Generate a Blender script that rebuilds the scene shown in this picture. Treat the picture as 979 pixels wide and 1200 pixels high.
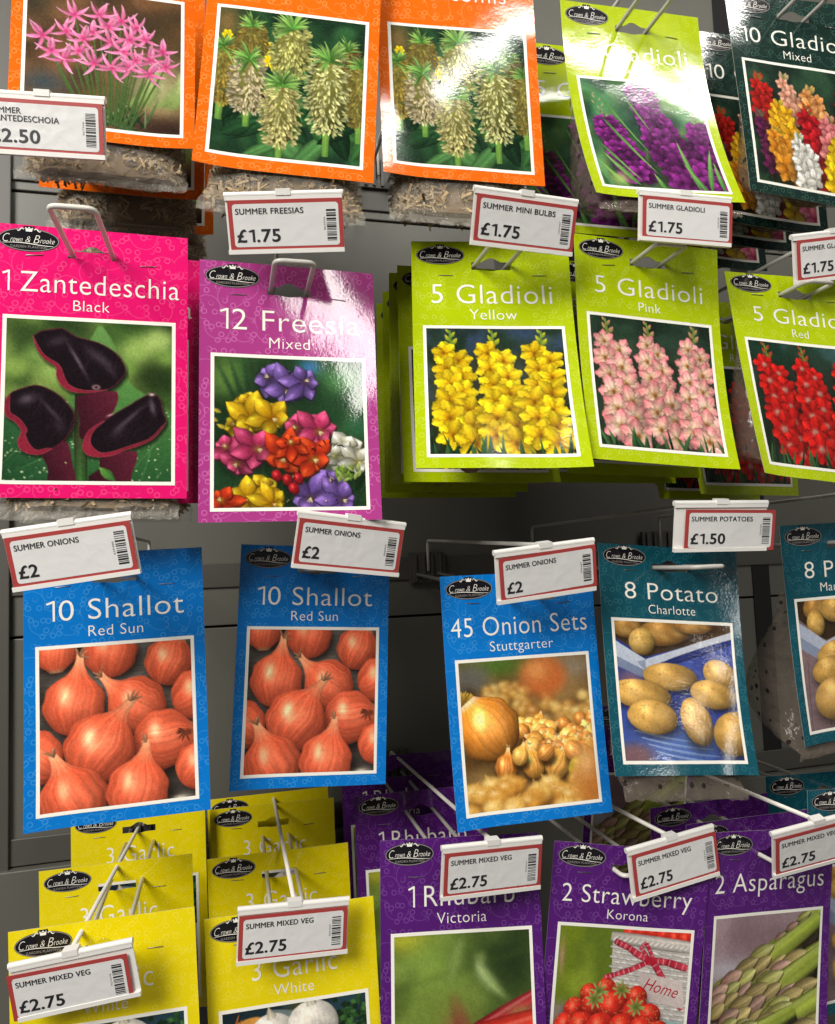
import bpy, math, random
import numpy as np
from mathutils import Matrix, Vector, Euler

for o in list(bpy.data.objects):
    bpy.data.objects.remove(o)
sc = bpy.context.scene
col = sc.collection
PI = math.pi

# ------------------------------------------------------------------ camera
# world: X along the display, Y into it, Z up; the camera stands at the origin
F_PX, CXP, CYP = 850.0, 489.5, 600.0            # focal length and centre in photo pixels (979 x 1200)
# camera-space (right, down, forward) directions of world X, Y and Z
XC = np.array([0.9682835917306329, -0.017710841145614283, 0.24922522362541843])
YC = np.array([-0.24711023371090202, 0.07952973038971559, 0.9657181547322607])
ZC = np.array([-0.036924495671144926, -0.9966751467203615, 0.07263080289641327])
CW = np.stack([XC, YC, ZC], 1)                  # camera coords = CW @ world
cam_d = bpy.data.cameras.new("camera")
cam = bpy.data.objects.new("camera", cam_d)
col.objects.link(cam)
right, down, fwd = CW[0], CW[1], CW[2]
cam.matrix_world = Matrix(((right[0], -down[0], -fwd[0], 0),
                           (right[1], -down[1], -fwd[1], 0),
                           (right[2], -down[2], -fwd[2], 0),
                           (0, 0, 0, 1)))
cam_d.sensor_fit = 'VERTICAL'
cam_d.sensor_height = 24.0
cam_d.lens = 24.0 * F_PX / 1200.0
cam_d.clip_start = 0.02
cam_d.clip_end = 60
sc.camera = cam


def at(px, py, Y):
    """world point seen at a photo pixel on the plane Y"""
    d = CW.T @ np.array([px - CXP, py - CYP, F_PX])
    return d * (Y / d[1])


# ------------------------------------------------------------------ light
world = bpy.data.worlds.new("World")
sc.world = world
world.use_nodes = True
world.node_tree.nodes["Background"].inputs[0].default_value = (1.0, 0.96, 0.90, 1)
world.node_tree.nodes["Background"].inputs[1].default_value = 0.12
sc.view_settings.view_transform = 'Standard'
sc.view_settings.look = 'None'
sc.view_settings.gamma = 1
sc.view_settings.exposure = 0.0


def area(name, loc, sx, sy, power, rot=(0, 0, 0), color=(1, 0.965, 0.91)):
    l = bpy.data.lights.new(name, 'AREA')
    l.shape = 'RECTANGLE'
    l.size, l.size_y, l.energy, l.color = sx, sy, power, color
    o = bpy.data.objects.new(name, l)
    o.location, o.rotation_euler = loc, rot
    col.objects.link(o)
    return o


# ceiling luminaires of the shop, hung over the aisle
area("ceiling_lamp", (0.86, -0.045, 1.30), 1.12, 0.045, 7.5, (math.radians(35), 0, math.radians(24)))
area("ceiling_lamp", (0.35, -1.50, 1.30), 0.20, 0.70, 10.0, (math.radians(50), 0, 0))
area("ceiling_lamp", (-1.60, -1.0, 1.55), 1.2, 1.3, 105.0, (math.radians(45), math.radians(-38), 0))
area("ceiling_lamp", (5.0, -5.6, 1.10), 0.40, 0.22, 4.5, (math.radians(70), 0, math.radians(40)))


# ------------------------------------------------------------------ materials
def srgb(c):
    if isinstance(c, int):
        c = ((c >> 16 & 255) / 255, (c >> 8 & 255) / 255, (c & 255) / 255)
    return tuple(x / 12.92 if x <= 0.04045 else ((x + 0.055) / 1.055) ** 2.4 for x in c)


class NT:
    def __init__(s, name):
        s.m = bpy.data.materials.new(name)
        s.m.use_nodes = True
        s.t = s.m.node_tree
        s.b = s.t.nodes["Principled BSDF"]
        s.out = s.t.nodes["Material Output"]

    def n(s, typ, **kw):
        nd = s.t.nodes.new(typ)
        for k, v in kw.items():
            if k.startswith('i_'):
                key = k[2:]
                key = int(key) if key.isdigit() else key.replace('_', ' ')
                nd.inputs[key].default_value = v
            else:
                setattr(nd, k, v)
        return nd

    def l(s, a, b):
        s.t.links.new(a, b)

    def math(s, op, a, b=None, c=None, clamp=False):
        nd = s.n('ShaderNodeMath', operation=op)
        nd.use_clamp = clamp
        for i, v in enumerate((a, b, c)):
            if v is None:
                continue
            if isinstance(v, (int, float)):
                nd.inputs[i].default_value = v
            else:
                s.l(v, nd.inputs[i])
        return nd.outputs[0]

    def mix(s, f, a, b):
        nd = s.n('ShaderNodeMix', data_type='RGBA')
        for i, v in ((0, f), (6, a), (7, b)):
            if isinstance(v, (int, float)):
                nd.inputs[i].default_value = v
            elif isinstance(v, tuple):
                nd.inputs[i].default_value = (*v[:3], 1)
            else:
                s.l(v, nd.inputs[i])
        return nd.outputs[2]


def crinkle(t, fine=0.00005, broad=0.00035):
    """the slightly wavy, pimply surface of laminated card"""
    tc = t.n('ShaderNodeTexCoord')
    n1 = t.n('ShaderNodeTexNoise', i_Scale=430.0, i_Detail=1.5, i_Roughness=0.6)
    n2 = t.n('ShaderNodeTexNoise', i_Scale=22.0, i_Detail=2.0)
    t.l(tc.outputs['Object'], n1.inputs['Vector'])
    t.l(tc.outputs['Object'], n2.inputs['Vector'])
    h = t.math('ADD', t.math('MULTIPLY', n1.outputs[0], fine), t.math('MULTIPLY', n2.outputs[0], broad))
    b = t.n('ShaderNodeBump', i_Strength=1.0, i_Distance=1.0)
    t.l(h, b.inputs['Height'])
    t.l(b.outputs[0], t.b.inputs['Normal'])


def card_mat(name, base, light, amount=0.45):
    t = NT(name)
    uv = t.n('ShaderNodeUVMap')
    uv.uv_map = "uv"
    wob = t.n('ShaderNodeTexNoise', i_Scale=60.0, i_Detail=1.0)
    t.l(uv.outputs[0], wob.inputs['Vector'])
    add = t.n('ShaderNodeVectorMath', operation='MULTIPLY_ADD')
    t.l(wob.outputs['Color'], add.inputs[0])
    add.inputs[1].default_value = (0.004, 0.004, 0)
    t.l(uv.outputs[0], add.inputs[2])
    # little berry rings
    v1 = t.n('ShaderNodeTexVoronoi', voronoi_dimensions='2D', feature='F1', i_Scale=122.0, i_Randomness=0.85)
    t.l(uv.outputs[0], v1.inputs['Vector'])
    r1 = t.math('ABSOLUTE', t.math('SUBTRACT', v1.outputs['Distance'], 0.25))
    m1 = t.math('SUBTRACT', 1.0, t.math('MULTIPLY', r1, 14.0), clamp=True)
    sel = t.n('ShaderNodeTexNoise', i_Scale=48.0, i_Detail=0.0)
    t.l(uv.outputs[0], sel.inputs['Vector'])
    m1 = t.math('MULTIPLY', m1, t.math('MULTIPLY', t.math('SUBTRACT', sel.outputs[0], 0.38), 9.0, clamp=True))
    # curling stems
    v2 = t.n('ShaderNodeTexVoronoi', voronoi_dimensions='2D', feature='F1', i_Scale=38.0, i_Randomness=1.0)
    t.l(add.outputs[0], v2.inputs['Vector'])
    r2 = t.math('ABSOLUTE', t.math('SUBTRACT', v2.outputs['Distance'], 0.42))
    m2 = t.math('SUBTRACT', 1.0, t.math('MULTIPLY', r2, 42.0), clamp=True)
    m2 = t.math('MULTIPLY', m2, 0.55)
    m = t.math('MULTIPLY', t.math('MAXIMUM', m1, m2), amount)
    ink = t.n('ShaderNodeTexNoise', i_Scale=900.0, i_Detail=1.0)
    t.l(uv.outputs[0], ink.inputs['Vector'])
    c = t.mix(m, srgb(base), srgb(light))
    hs = t.n('ShaderNodeHueSaturation')
    t.l(c, hs.inputs['Color'])
    t.l(t.math('ADD', 0.93, t.math('MULTIPLY', ink.outputs[0], 0.14)), hs.inputs['Value'])
    t.l(hs.outputs[0], t.b.inputs['Base Color'])
    t.b.inputs['Roughness'].default_value = 0.085
    t.b.inputs['Specular IOR Level'].default_value = 0.5
    crinkle(t)
    return t.m


def simple(name, c, rough=0.5, metal=0.0, spec=0.5, bump=None, vary=0.0, vscale=60.0):
    t = NT(name)
    t.b.inputs['Roughness'].default_value = rough
    t.b.inputs['Metallic'].default_value = metal
    t.b.inputs['Specular IOR Level'].default_value = spec
    tc = t.n('ShaderNodeTexCoord')
    n = t.n('ShaderNodeTexNoise', i_Scale=vscale, i_Detail=4.0)
    t.l(tc.outputs['Object'], n.inputs['Vector'])
    lo = tuple(x * (1 - vary) for x in srgb(c))
    hi = tuple(min(1, x * (1 + vary)) for x in srgb(c))
    t.l(t.mix(n.outputs[0], lo, hi), t.b.inputs['Base Color'])
    if bump:
        b = t.n('ShaderNodeBump', i_Strength=1.0, i_Distance=1.0)
        n2 = t.n('ShaderNodeTexNoise', i_Scale=bump[0], i_Detail=2.0)
        t.l(tc.outputs['Object'], n2.inputs['Vector'])
        t.l(t.math('MULTIPLY', n2.outputs[0], bump[1]), b.inputs['Height'])
        t.l(b.outputs[0], t.b.inputs['Normal'])
    return t.m


def print_mat():
    t = NT("printed_photo")
    a = t.n('ShaderNodeAttribute', attribute_name="ink")
    t.l(a.outputs['Color'], t.b.inputs['Base Color'])
    t.b.inputs['Roughness'].default_value = 0.085
    crinkle(t)
    return t.m


def lam_mat(name, c):
    t = NT(name)
    t.b.inputs['Base Color'].default_value = (*srgb(c), 1)
    t.b.inputs['Roughness'].default_value = 0.085
    crinkle(t)
    return t.m


def film_mat(name, c, alpha, dots=None, rough=0.18, bump=0.006):
    t = NT(name)
    t.b.inputs['Base Color'].default_value = (*srgb(c), 1)
    t.b.inputs['Roughness'].default_value = rough
    tc = t.n('ShaderNodeTexCoord')
    n = t.n('ShaderNodeTexNoise', i_Scale=45.0, i_Detail=3.0, i_Distortion=1.2)
    t.l(tc.outputs['Object'], n.inputs['Vector'])
    b = t.n('ShaderNodeBump', i_Strength=1.0, i_Distance=1.0)
    t.l(t.math('MULTIPLY', n.outputs[0], bump), b.inputs['Height'])
    t.l(b.outputs[0], t.b.inputs['Normal'])
    al = t.math('MULTIPLY', t.math('ADD', n.outputs[0], 0.5), alpha)
    if dots:
        mp = t.n('ShaderNodeMapping')
        mp.inputs['Scale'].default_value = (1, 1, 1)
        t.l(tc.outputs['Object'], mp.inputs[0])
        v = t.n('ShaderNodeTexVoronoi', feature='F1', i_Scale=dots, i_Randomness=0.35)
        t.l(mp.outputs[0], v.inputs['Vector'])
        hole = t.math('LESS_THAN', v.outputs['Distance'], 0.17)
        t.l(t.mix(hole, srgb(c), (0.02, 0.017, 0.014)), t.b.inputs['Base Color'])
        al = t.math('MAXIMUM', al, hole)
    t.l(al, t.b.inputs['Alpha'])
    return t.m


def chips_mat():
    t = NT("wood_shavings")
    oi = t.n('ShaderNodeAttribute', attribute_name="tone")
    t.l(t.mix(oi.outputs['Fac'], srgb(0x5c472d), srgb(0xbfa477)), t.b.inputs['Base Color'])
    t.b.inputs['Roughness'].default_value = 0.7
    return t.m


CARD = dict(
    orange=card_mat("orange_card", 0xE8660C, 0xFFB870, 0.45),
    pink=card_mat("hot_pink_card", 0xE0126A, 0xFF86BC, 0.32),
    magenta=card_mat("magenta_card", 0xA63A82, 0xF09CDC, 0.42),
    lime=card_mat("lime_card", 0xADC206, 0xE0E878, 0.34),
    blue=card_mat("blue_card", 0x0474C8, 0x6CC2F4, 0.32),
    teal=card_mat("teal_card", 0x10505E, 0x5A9AA4, 0.32),
    green=card_mat("dark_green_card", 0x142E28, 0x5C8474, 0.38),
    yellow=card_mat("yellow_card", 0xE6D20A, 0xF6EC70, 0.3),
    purple=card_mat("purple_card", 0x521A70, 0xA672C4, 0.34),
)
PAPER = simple("paper", 0xB4B0A4, 0.6)
WHITE_INK = lam_mat("white_print", 0xF4F1E6)
BLACK_INK = lam_mat("black_print", 0x17151A)
GREY_INK = lam_mat("grey_print", 0x8F8A86)
PHOTO = print_mat()
STAPLE = simple("staple_wire", 0x8E8B84, 0.3, 0.9)
FILM = film_mat("clear_film", 0xC9C2B4, 0.16, bump=0.008)
POLY = film_mat("perforated_film", 0x7C7165, 0.34, dots=62.0, bump=0.0035)
MILKY = film_mat("milky_film", 0xC8C2C4, 0.75)
CHIPS = chips_mat()
NETBULB = simple("bulb_skin", 0x7A5A3A, 0.7, vary=0.4)
PLASTIC = simple("white_plastic", 0xE4E2DC, 0.35, vary=0.03)
TICKET = simple("ticket_paper", 0xD8D7D5, 0.3, bump=(90.0, 0.0006), vary=0.02)
TICKET_RED = simple("ticket_red", 0xA63E3C, 0.35, vary=0.06)
TEXT_INK = simple("ticket_ink", 0x222024, 0.45)
WIRE = simple("painted_wire", 0xB9B6AE, 0.32, vary=0.10, vscale=120.0)
WIRE_W = simple("white_painted_wire", 0xDEDAD0, 0.32, vary=0.06, vscale=120.0)
STEEL = simple("grey_powder_coat", 0x5E5D55, 0.42, vary=0.14, vscale=7.0, bump=(700.0, 0.00006))
STEEL2 = simple("dark_grey_powder_coat", 0x4C4A44, 0.45, vary=0.08, vscale=9.0)
BLACKH = simple("dark_slot", 0x0A0A0A, 0.8)


# ------------------------------------------------------------------ mesh helpers
def mesh_obj(name, V, Fc, mats, parent=None, mi=None, smooth=False, uv=None):
    me = bpy.data.meshes.new(name)
    me.from_pydata([tuple(map(float, v)) for v in V], [], [tuple(map(int, f)) for f in Fc])
    for m in (mats if isinstance(mats, (list, tuple)) else [mats]):
        me.materials.append(m)
    if mi is not None:
        me.polygons.foreach_set("material_index", np.asarray(mi, np.int32))
    if smooth:
        me.polygons.foreach_set("use_smooth", np.ones(len(me.polygons), bool))
    if uv is not None:
        l = me.uv_layers.new(name="uv")
        idx = np.zeros(len(me.loops), np.int32)
        me.loops.foreach_get("vertex_index", idx)
        l.data.foreach_set("uv", np.asarray(uv, np.float32)[idx].ravel())
    me.update()
    o = bpy.data.objects.new(name, me)
    col.objects.link(o)
    if parent is not None:
        o.parent = parent
    return o


def empty(name, loc, rot=(0, 0, 0)):
    o = bpy.data.objects.new(name, None)
    col.objects.link(o)
    o.empty_display_size = 0.02
    o.location = loc
    o.rotation_mode = 'YXZ'
    o.rotation_euler = (rot[1], rot[2], rot[0])
    return o


def tag(o, label, cat, group=None, kind=None):
    if label:
        o["label"] = label
    if cat:
        o["category"] = cat
    if group:
        o["group"] = group
    if kind:
        o["kind"] = kind
    return o


KIDS = {}


def reg(o):
    KIDS.setdefault(o.parent.name, []).append(o)
    return o


def copy_tree(o, parent=None):
    c = o.copy()
    col.objects.link(c)
    if parent is not None:
        c.parent = parent
        c.matrix_parent_inverse = o.matrix_parent_inverse.copy()
    for ch in list(o.children):
        copy_tree(ch, c)
    return c


def box(V, Fc, x0, x1, y0, y1, z0, z1):
    b = len(V)
    V += [(x0, y0, z0), (x1, y0, z0), (x1, y1, z0), (x0, y1, z0), (x0, y0, z1), (x1, y0, z1), (x1, y1, z1), (x0, y1, z1)]
    Fc += [(b, b + 3, b + 2, b + 1), (b + 4, b + 5, b + 6, b + 7), (b, b + 1, b + 5, b + 4), (b + 1, b + 2, b + 6, b + 5),
           (b + 2, b + 3, b + 7, b + 6), (b + 3, b, b + 4, b + 7)]


def fillet(path, r, n=5):
    out = [Vector(path[0])]
    for i in range(1, len(path) - 1):
        p, a, b = Vector(path[i]), Vector(path[i - 1]), Vector(path[i + 1])
        u, v = (a - p), (b - p)
        k = min(r, u.length * .45, v.length * .45)
        s, e = p + u.normalized() * k, p + v.normalized() * k
        for j in range(n + 1):
            t = j / n
            out.append(s * (1 - t) ** 2 + p * 2 * t * (1 - t) + e * t * t)
    out.append(Vector(path[-1]))
    return out


def tube(V, Fc, path, r, n=10):
    P = [Vector(p) for p in path]
    base = len(V)
    up = Vector((0.13, 0.21, 1)).normalized()
    prev = None
    for i, p in enumerate(P):
        t = (P[min(i + 1, len(P) - 1)] - P[max(i - 1, 0)]).normalized()
        if prev is None:
            a = t.cross(up).normalized()
        else:
            a = (prev - t * prev.dot(t)).normalized()
        prev = a
        b = t.cross(a)
        for k in range(n):
            q = 2 * PI * k / n
            V.append(tuple(p + a * (r * math.cos(q)) + b * (r * math.sin(q))))
    for i in range(len(P) - 1):
        for k in range(n):
            k2 = (k + 1) % n
            Fc.append((base + i * n + k, base + i * n + k2, base + (i + 1) * n + k2, base + (i + 1) * n + k))
    Fc.append(tuple(base + k for k in range(n))[::-1])
    Fc.append(tuple(base + (len(P) - 1) * n + k for k in range(n)))


# ------------------------------------------------------------------ lettering
_tc = {}


def glyphs(s, shear=0.0, off=0.0):
    """flat text as (verts Nx2, faces) with cap height 1, left edge at 0"""
    key = (s, shear, off)
    if key in _tc:
        return _tc[key]
    V, Fc, x = [], [], 0.0
    runs, cur = [], ""
    for ch in s:
        if ch == '1':
            if cur:
                runs.append(cur)
            runs.append('1')
            cur = ""
        else:
            cur += ch
    if cur:
        runs.append(cur)
    for run in runs:
        if run == '1':                                   # a flagged one, which the built-in face lacks
            w = 0.115 + off * 3
            b = len(V)
            V += [(x + .30, 0), (x + .30 + w, 0), (x + .30 + w, 1), (x + .30, 1), (x + .30, .985 - w * 1.05), (x + .07, .79 - off), (x + .02, .88)]
            V[b + 3] = (x + .31, 1)
            Fc += [(b, b + 1, b + 2, b + 3, b + 4), (b + 4, b + 3, b + 6, b + 5)]
            x += .30 + w + .16
            continue
        lead = len(run) - len(run.lstrip(' '))
        trail = len(run) - len(run.rstrip(' '))
        x += lead * .36
        core = run.strip(' ')
        if core:
            c = bpy.data.curves.new("lettering", 'FONT')
            c.body = core
            c.offset = off
            c.space_character = 1.05
            c.resolution_u = 4
            o = bpy.data.objects.new("lettering", c)
            m = bpy.data.meshes.new_from_object(o)
            v = np.array([(q.co.x, q.co.y) for q in m.vertices]) / 0.682
            f = [tuple(p.vertices) for p in m.polygons]
            bpy.data.objects.remove(o)
            bpy.data.curves.remove(c)
            bpy.data.meshes.remove(m)
            v[:, 0] -= v[:, 0].min()
            b = len(V)
            V += [(x + p[0], p[1]) for p in v]
            Fc += [tuple(b + i for i in q) for q in f]
            x += v[:, 0].max() + .14
        x += trail * .36
    V = np.array(V)
    V[:, 0] += V[:, 1] * shear
    V[:, 0] -= V[:, 0].min()
    _tc[key] = (V, Fc)
    return V, Fc


def place_text(s, x0, x1, y, cap, shear=0.0, off=0.0, align='L', rot=0.0):
    """scaled verts; with x1 given the run is fitted to [x0, x1]"""
    V, Fc = glyphs(s, shear, off)
    V = V.copy()
    V[:, 1] *= cap
    w = V[:, 0].max()
    k = cap if x1 is None else (x1 - x0) / w
    V[:, 0] *= k
    if x1 is None and align == 'C':
        V[:, 0] -= w * k / 2
    if rot:
        c, s_ = math.cos(rot), math.sin(rot)
        V = np.stack([V[:, 0] * c - V[:, 1] * s_, V[:, 0] * s_ + V[:, 1] * c], 1)
    V += (x0, y)
    return V, Fc


def bold(tx, k):
    """a run thickened by shifted repeats of itself"""
    V, Fc = tx
    out = []
    for dx, dy in ((-k, 0), (k, 0), (0, k * .6), (0, -k * .6)):
        out.append((V + (dx, dy), Fc, 0))
    return out


def merge2(parts):
    V, Fc, mi = [], [], []
    for v, f, m in parts:
        b = len(V)
        V += [tuple(p) for p in v]
        Fc += [tuple(b + i for i in q) for q in f]
        mi += [m] * len(f)
    return np.array(V), Fc, mi


def ellipse2(cx, cy, rx, ry, n=48):
    a = np.linspace(0, 2 * PI, n, endpoint=False)
    V = [np.stack([cx + k / 5 * rx * np.cos(a), cy + k / 5 * ry * np.sin(a)], 1) for k in range(5, 0, -1)] + [np.array([[cx, cy]])]
    Fc = [(r * n + i, r * n + (i + 1) % n, (r + 1) * n + (i + 1) % n, (r + 1) * n + i) for r in range(4) for i in range(n)]
    return np.concatenate(V), Fc + [(4 * n + i, 4 * n + (i + 1) % n, 5 * n) for i in range(n)]


def ring2(cx, cy, rx, ry, w, n=48):
    a, b = ellipse2(cx, cy, rx, ry, n)[0][:n], ellipse2(cx, cy, rx - w, ry - w, n)[0][:n]
    return np.concatenate([a, b]), [(i, (i + 1) % n, n + (i + 1) % n, n + i) for i in range(n)]


def stroke2(pts, w):
    P = np.array(pts, float)
    V, Fc = [], []
    for i in range(len(P)):
        t = P[min(i + 1, len(P) - 1)] - P[max(i - 1, 0)]
        t = t / (np.hypot(*t) + 1e-9)
        nrm = np.array([-t[1], t[0]])
        k = w * (0.35 + 0.65 * math.sin(PI * (i + .5) / len(P)))
        V += [P[i] + nrm * k / 2, P[i] - nrm * k / 2]
    for i in range(len(P) - 1):
        Fc.append((2 * i, 2 * i + 1, 2 * i + 3, 2 * i + 2))
    return np.array(V), Fc


def badge2():
    """oval badge in units of its own half width; returns verts, faces, material index (0 black 1 white 2 grey)"""
    P = []
    P.append((*ellipse2(0, 0, 1.0, .43), 0))
    P.append((*ring2(0, 0, .985, .415, .028), 2))
    sh = [(-.17, .50), (.17, .50), (.17, .36), (.12, .28), (0, .23), (-.12, .28), (-.17, .36)]
    P.append((np.array(sh), [tuple(range(7))], 0))
    cr = [(-.10, .30), (.10, .30), (.125, .46), (.06, .40), (0, .47), (-.06, .40), (-.125, .46)]
    P.append((np.array(cr), [(0, 1, 2, 3), (0, 3, 4, 5), (0, 5, 6)], 1))
    for s in (-1, 1):
        P.append((*stroke2([(s * (.17 + .22 * k), .36 + .05 * math.sin(k * 6)) for k in np.linspace(0, 1, 9)], .035), 1))
    P.append((*place_text("C", -.84, -.62, -.12, .31, .35, -.02), 1))
    P.append((*place_text("rown", -.60, -.20, -.10, .20, .45, -.012), 1))
    P.append((*place_text("&", -.11, .06, -.10, .23, .3, -.02), 1))
    P.append((*place_text("B", .15, .36, -.12, .31, .35, -.02), 1))
    P.append((*place_text("rooke", .36, .84, -.10, .20, .45, -.012), 1))
    P.append((*stroke2([(-.84 + .3 * math.sin(k * PI) * 0 + 1.64 * k, -.155 + .035 * math.sin(k * 5)) for k in np.linspace(0, 1, 14)], .026), 1))
    P.append((*place_text("GARDEN PLANTING", -.60, .60, -.30, .085), 2))
    return merge2(P)


# ------------------------------------------------------------------ printed photographs, drawn in code
def hexc(c):
    if isinstance(c, int):
        return np.array([(c >> 16 & 255), (c >> 8 & 255), (c & 255)]) / 255.0
    return np.asarray(c, float)


class Art:
    def __init__(s, seed, base, W=400, H=424):
        s.W, s.H = W, H
        s.r = np.random.default_rng(seed)
        s.a = np.ones((H, W, 3)) * hexc(base)
        s.top = H / W

    def grid(s, x0, x1, y0, y1):
        W, H = s.W, s.H
        i0, i1 = max(0, int(x0 * W) - 1), min(W, int(x1 * W) + 2)
        j0, j1 = max(0, int(H - y1 * W) - 1), min(H, int(H - y0 * W) + 2)
        if i0 >= i1 or j0 >= j1:
            return None
        X = (np.arange(i0, i1) + .5) / W
        Y = (H - (np.arange(j0, j1) + .5)) / W
        return (slice(j0, j1), slice(i0, i1)), X[None, :], Y[:, None]

    def put(s, sl, m, c):
        m = np.clip(m, 0, 1)[..., None]
        s.a[sl] = s.a[sl] * (1 - m) + np.clip(c, 0, 1) * m

    def noise(s, n, m=None):
        m = m or n
        g = s.r.random((m + 2, n + 2))
        y = np.linspace(0, m, s.H)
        x = np.linspace(0, n, s.W)
        j, i = y.astype(int), x.astype(int)
        fy, fx = (y - j)[:, None], (x - i)[None, :]
        fy, fx = fy * fy * (3 - 2 * fy), fx * fx * (3 - 2 * fx)
        return (g[j][:, i] * (1 - fx) + g[j][:, i + 1] * fx) * (1 - fy) + (g[j + 1][:, i] * (1 - fx) + g[j + 1][:, i + 1] * fx) * fy

    def mottle(s, cols, n=7, gain=1.6):
        for k, c in enumerate(cols):
            m = np.clip((s.noise(n + k) * .7 + s.noise(2 * n + k) * .3 - .5) * gain * 2 + .35, 0, 1)
            s.put((slice(None), slice(None)), m * .9, hexc(c))

    def blur(s, n):
        """soften what is drawn so far: the out-of-focus part of the photo"""
        for ax in (0, 1):
            for _ in range(3):
                p = np.concatenate([np.repeat(s.a.take([0], ax), n, ax), s.a, np.repeat(s.a.take([-1], ax), n, ax)], ax)
                c = np.cumsum(np.concatenate([np.zeros_like(p.take([0], ax)), p], ax), ax)
                L = s.a.shape[ax]
                w = 2 * n + 1
                s.a = (c.take(range(w, w + L), ax) - c.take(range(0, L), ax)) / w

    def grain(s, k=.03, n=180):
        m = 1 + (s.noise(140) - .5) * .12 + (s.noise(40) - .5) * .06
        s.a = np.clip(s.a * m[..., None], 0, 1)
        s.a = np.clip(s.a + (s.noise(n)[..., None] - .5) * 2 * k, 0, 1)

    def soft(s, x, y, rx, ry, c, al=1.0, p=1.0, ang=0.0):
        R = max(rx, ry) * 2.6
        g = s.grid(x - R, x + R, y - R, y + R)
        if not g:
            return
        sl, X, Y = g
        ca, sa = math.cos(ang), math.sin(ang)
        u, v = (X - x) * ca + (Y - y) * sa, -(X - x) * sa + (Y - y) * ca
        d = (u / rx) ** 2 + (v / ry) ** 2
        s.put(sl, al * np.exp(-d ** p), hexc(c))

    def petal(s, x, y, L, w, ang, c0, c1, bend=0.0, shape=1.0, edge=.3, streak=.08, ruf=0.0, al=1.0, tipw=0.0, point=False):
        c0, c1 = hexc(c0), hexc(c1)
        R = L * (1.05 + abs(bend)) + w
        ex, ey = x + L * math.cos(ang), y + L * math.sin(ang)
        k = w * 1.3 + abs(bend) * L + .006
        g = s.grid(min(x, ex) - k, max(x, ex) + k, min(y, ey) - k, max(y, ey) + k)
        if not g:
            return
        sl, X, Y = g
        ca, sa = math.cos(ang), math.sin(ang)
        u = ((X - x) * ca + (Y - y) * sa) / L
        v = -(X - x) * sa + (Y - y) * ca - bend * L * u * np.abs(u)
        uc = np.clip(u, 0, 1)
        hw = w * (np.sin(PI * uc ** shape) * (1 - tipw) + tipw) + 1e-5
        if point:
            hw = w * 2.05 * (uc + .02) ** .75 * (1 - uc) ** .72 + 1e-5
        if ruf:
            hw = hw * (1 + ruf * np.sin(uc * 23 + s.r.random() * 6))
        t = np.abs(v) / hw
        m = np.clip((1 - t) * hw * s.W * .9 + .2, 0, 1) * np.clip(u * L * s.W + .5, 0, 1) * np.clip((1 - u) * L * s.W + .5, 0, 1) * al
        t = np.clip(t, 0, 1)
        sh = 1 - edge * t ** 2.6 + streak * np.sin(v / w * 9 + s.r.random() * 6) * (1 - t)
        sh = sh * (1 + .12 * np.clip(v / hw, -1, 1))
        s.put(sl, m, (c0 * (1 - uc[..., None]) + c1 * uc[..., None]) * sh[..., None])

    def poly(s, P, c, rim=None, rw=.05, soft=0.0, grad=None):
        P = np.array(P)
        g = s.grid(P[:, 0].min(), P[:, 0].max(), P[:, 1].min(), P[:, 1].max())
        if not g:
            return
        sl, X, Y = g
        ins = np.zeros((Y.shape[0], X.shape[1]), bool)
        dist = np.full(ins.shape, 9.0)
        for i in range(len(P)):
            (x0, y0), (x1, y1) = P[i], P[(i + 1) % len(P)]
            if y0 != y1:
                ins ^= ((y0 > Y) != (y1 > Y)) & (X < (x1 - x0) * (Y - y0) / (y1 - y0) + x0)
            dx, dy = x1 - x0, y1 - y0
            t = np.clip(((X - x0) * dx + (Y - y0) * dy) / (dx * dx + dy * dy + 1e-12), 0, 1)
            dist = np.minimum(dist, np.hypot(X - x0 - t * dx, Y - y0 - t * dy))
        d = np.where(ins, dist, -dist)
        m = np.clip(d * s.W / (1 + soft * s.W) + .5, 0, 1)
        cc = np.ones(m.shape + (3,)) * hexc(c)
        if grad is not None:
            c2, ang = grad
            q = (X * math.cos(ang) + Y * math.sin(ang))
            q = np.clip((q - q.min()) / (np.ptp(q) + 1e-9), 0, 1)
            cc = cc * (1 - q[..., None]) + hexc(c2) * q[..., None]
        if rim is not None:
            k = np.clip(1 - d / rw, 0, 1) ** 1.3
            cc = cc * (1 - k[..., None]) + hexc(rim) * k[..., None]
        s.put(sl, m, cc)

    def smooth(s, P, n=8):
        """closed Catmull-Rom through P"""
        P = np.array(P, float)
        N = len(P)
        out = []
        for i in range(N):
            a, b, c, d = P[i - 1], P[i], P[(i + 1) % N], P[(i + 2) % N]
            for k in range(n):
                t = k / n
                out.append(.5 * (2 * b + (c - a) * t + (2 * a - 5 * b + 4 * c - d) * t * t + (3 * b - a - 3 * c + d) * t ** 3))
        return out

    def bulb(s, x, y, rx, ry, ang, c, stripe=.12, hl=.5, freq=26, dark=.55):
        """a round onion-like body, skin stripes running pole to pole"""
        c = hexc(c)
        R = max(rx, ry) * 1.02
        g = s.grid(x - R, x + R, y - R, y + R)
        if not g:
            return
        sl, X, Y = g
        ca, sa = math.cos(ang), math.sin(ang)
        u = ((X - x) * ca + (Y - y) * sa) / rx
        v = (-(X - x) * sa + (Y - y) * ca) / ry
        d = np.sqrt(u * u + v * v)
        m = np.clip((1 - d) * min(rx, ry) * s.W + .3, 0, 1)
        nz = np.sqrt(np.clip(1 - d * d, 0, 1))
        lon = np.arcsin(np.clip(u / np.sqrt(np.clip(1 - v * v, .02, 1)), -1, 1))
        wx, wy = (X - x) / R, (Y - y) / R
        lam = np.clip(.55 * nz - .28 * wx + .42 * wy + .25, 0, 1.2)
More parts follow.
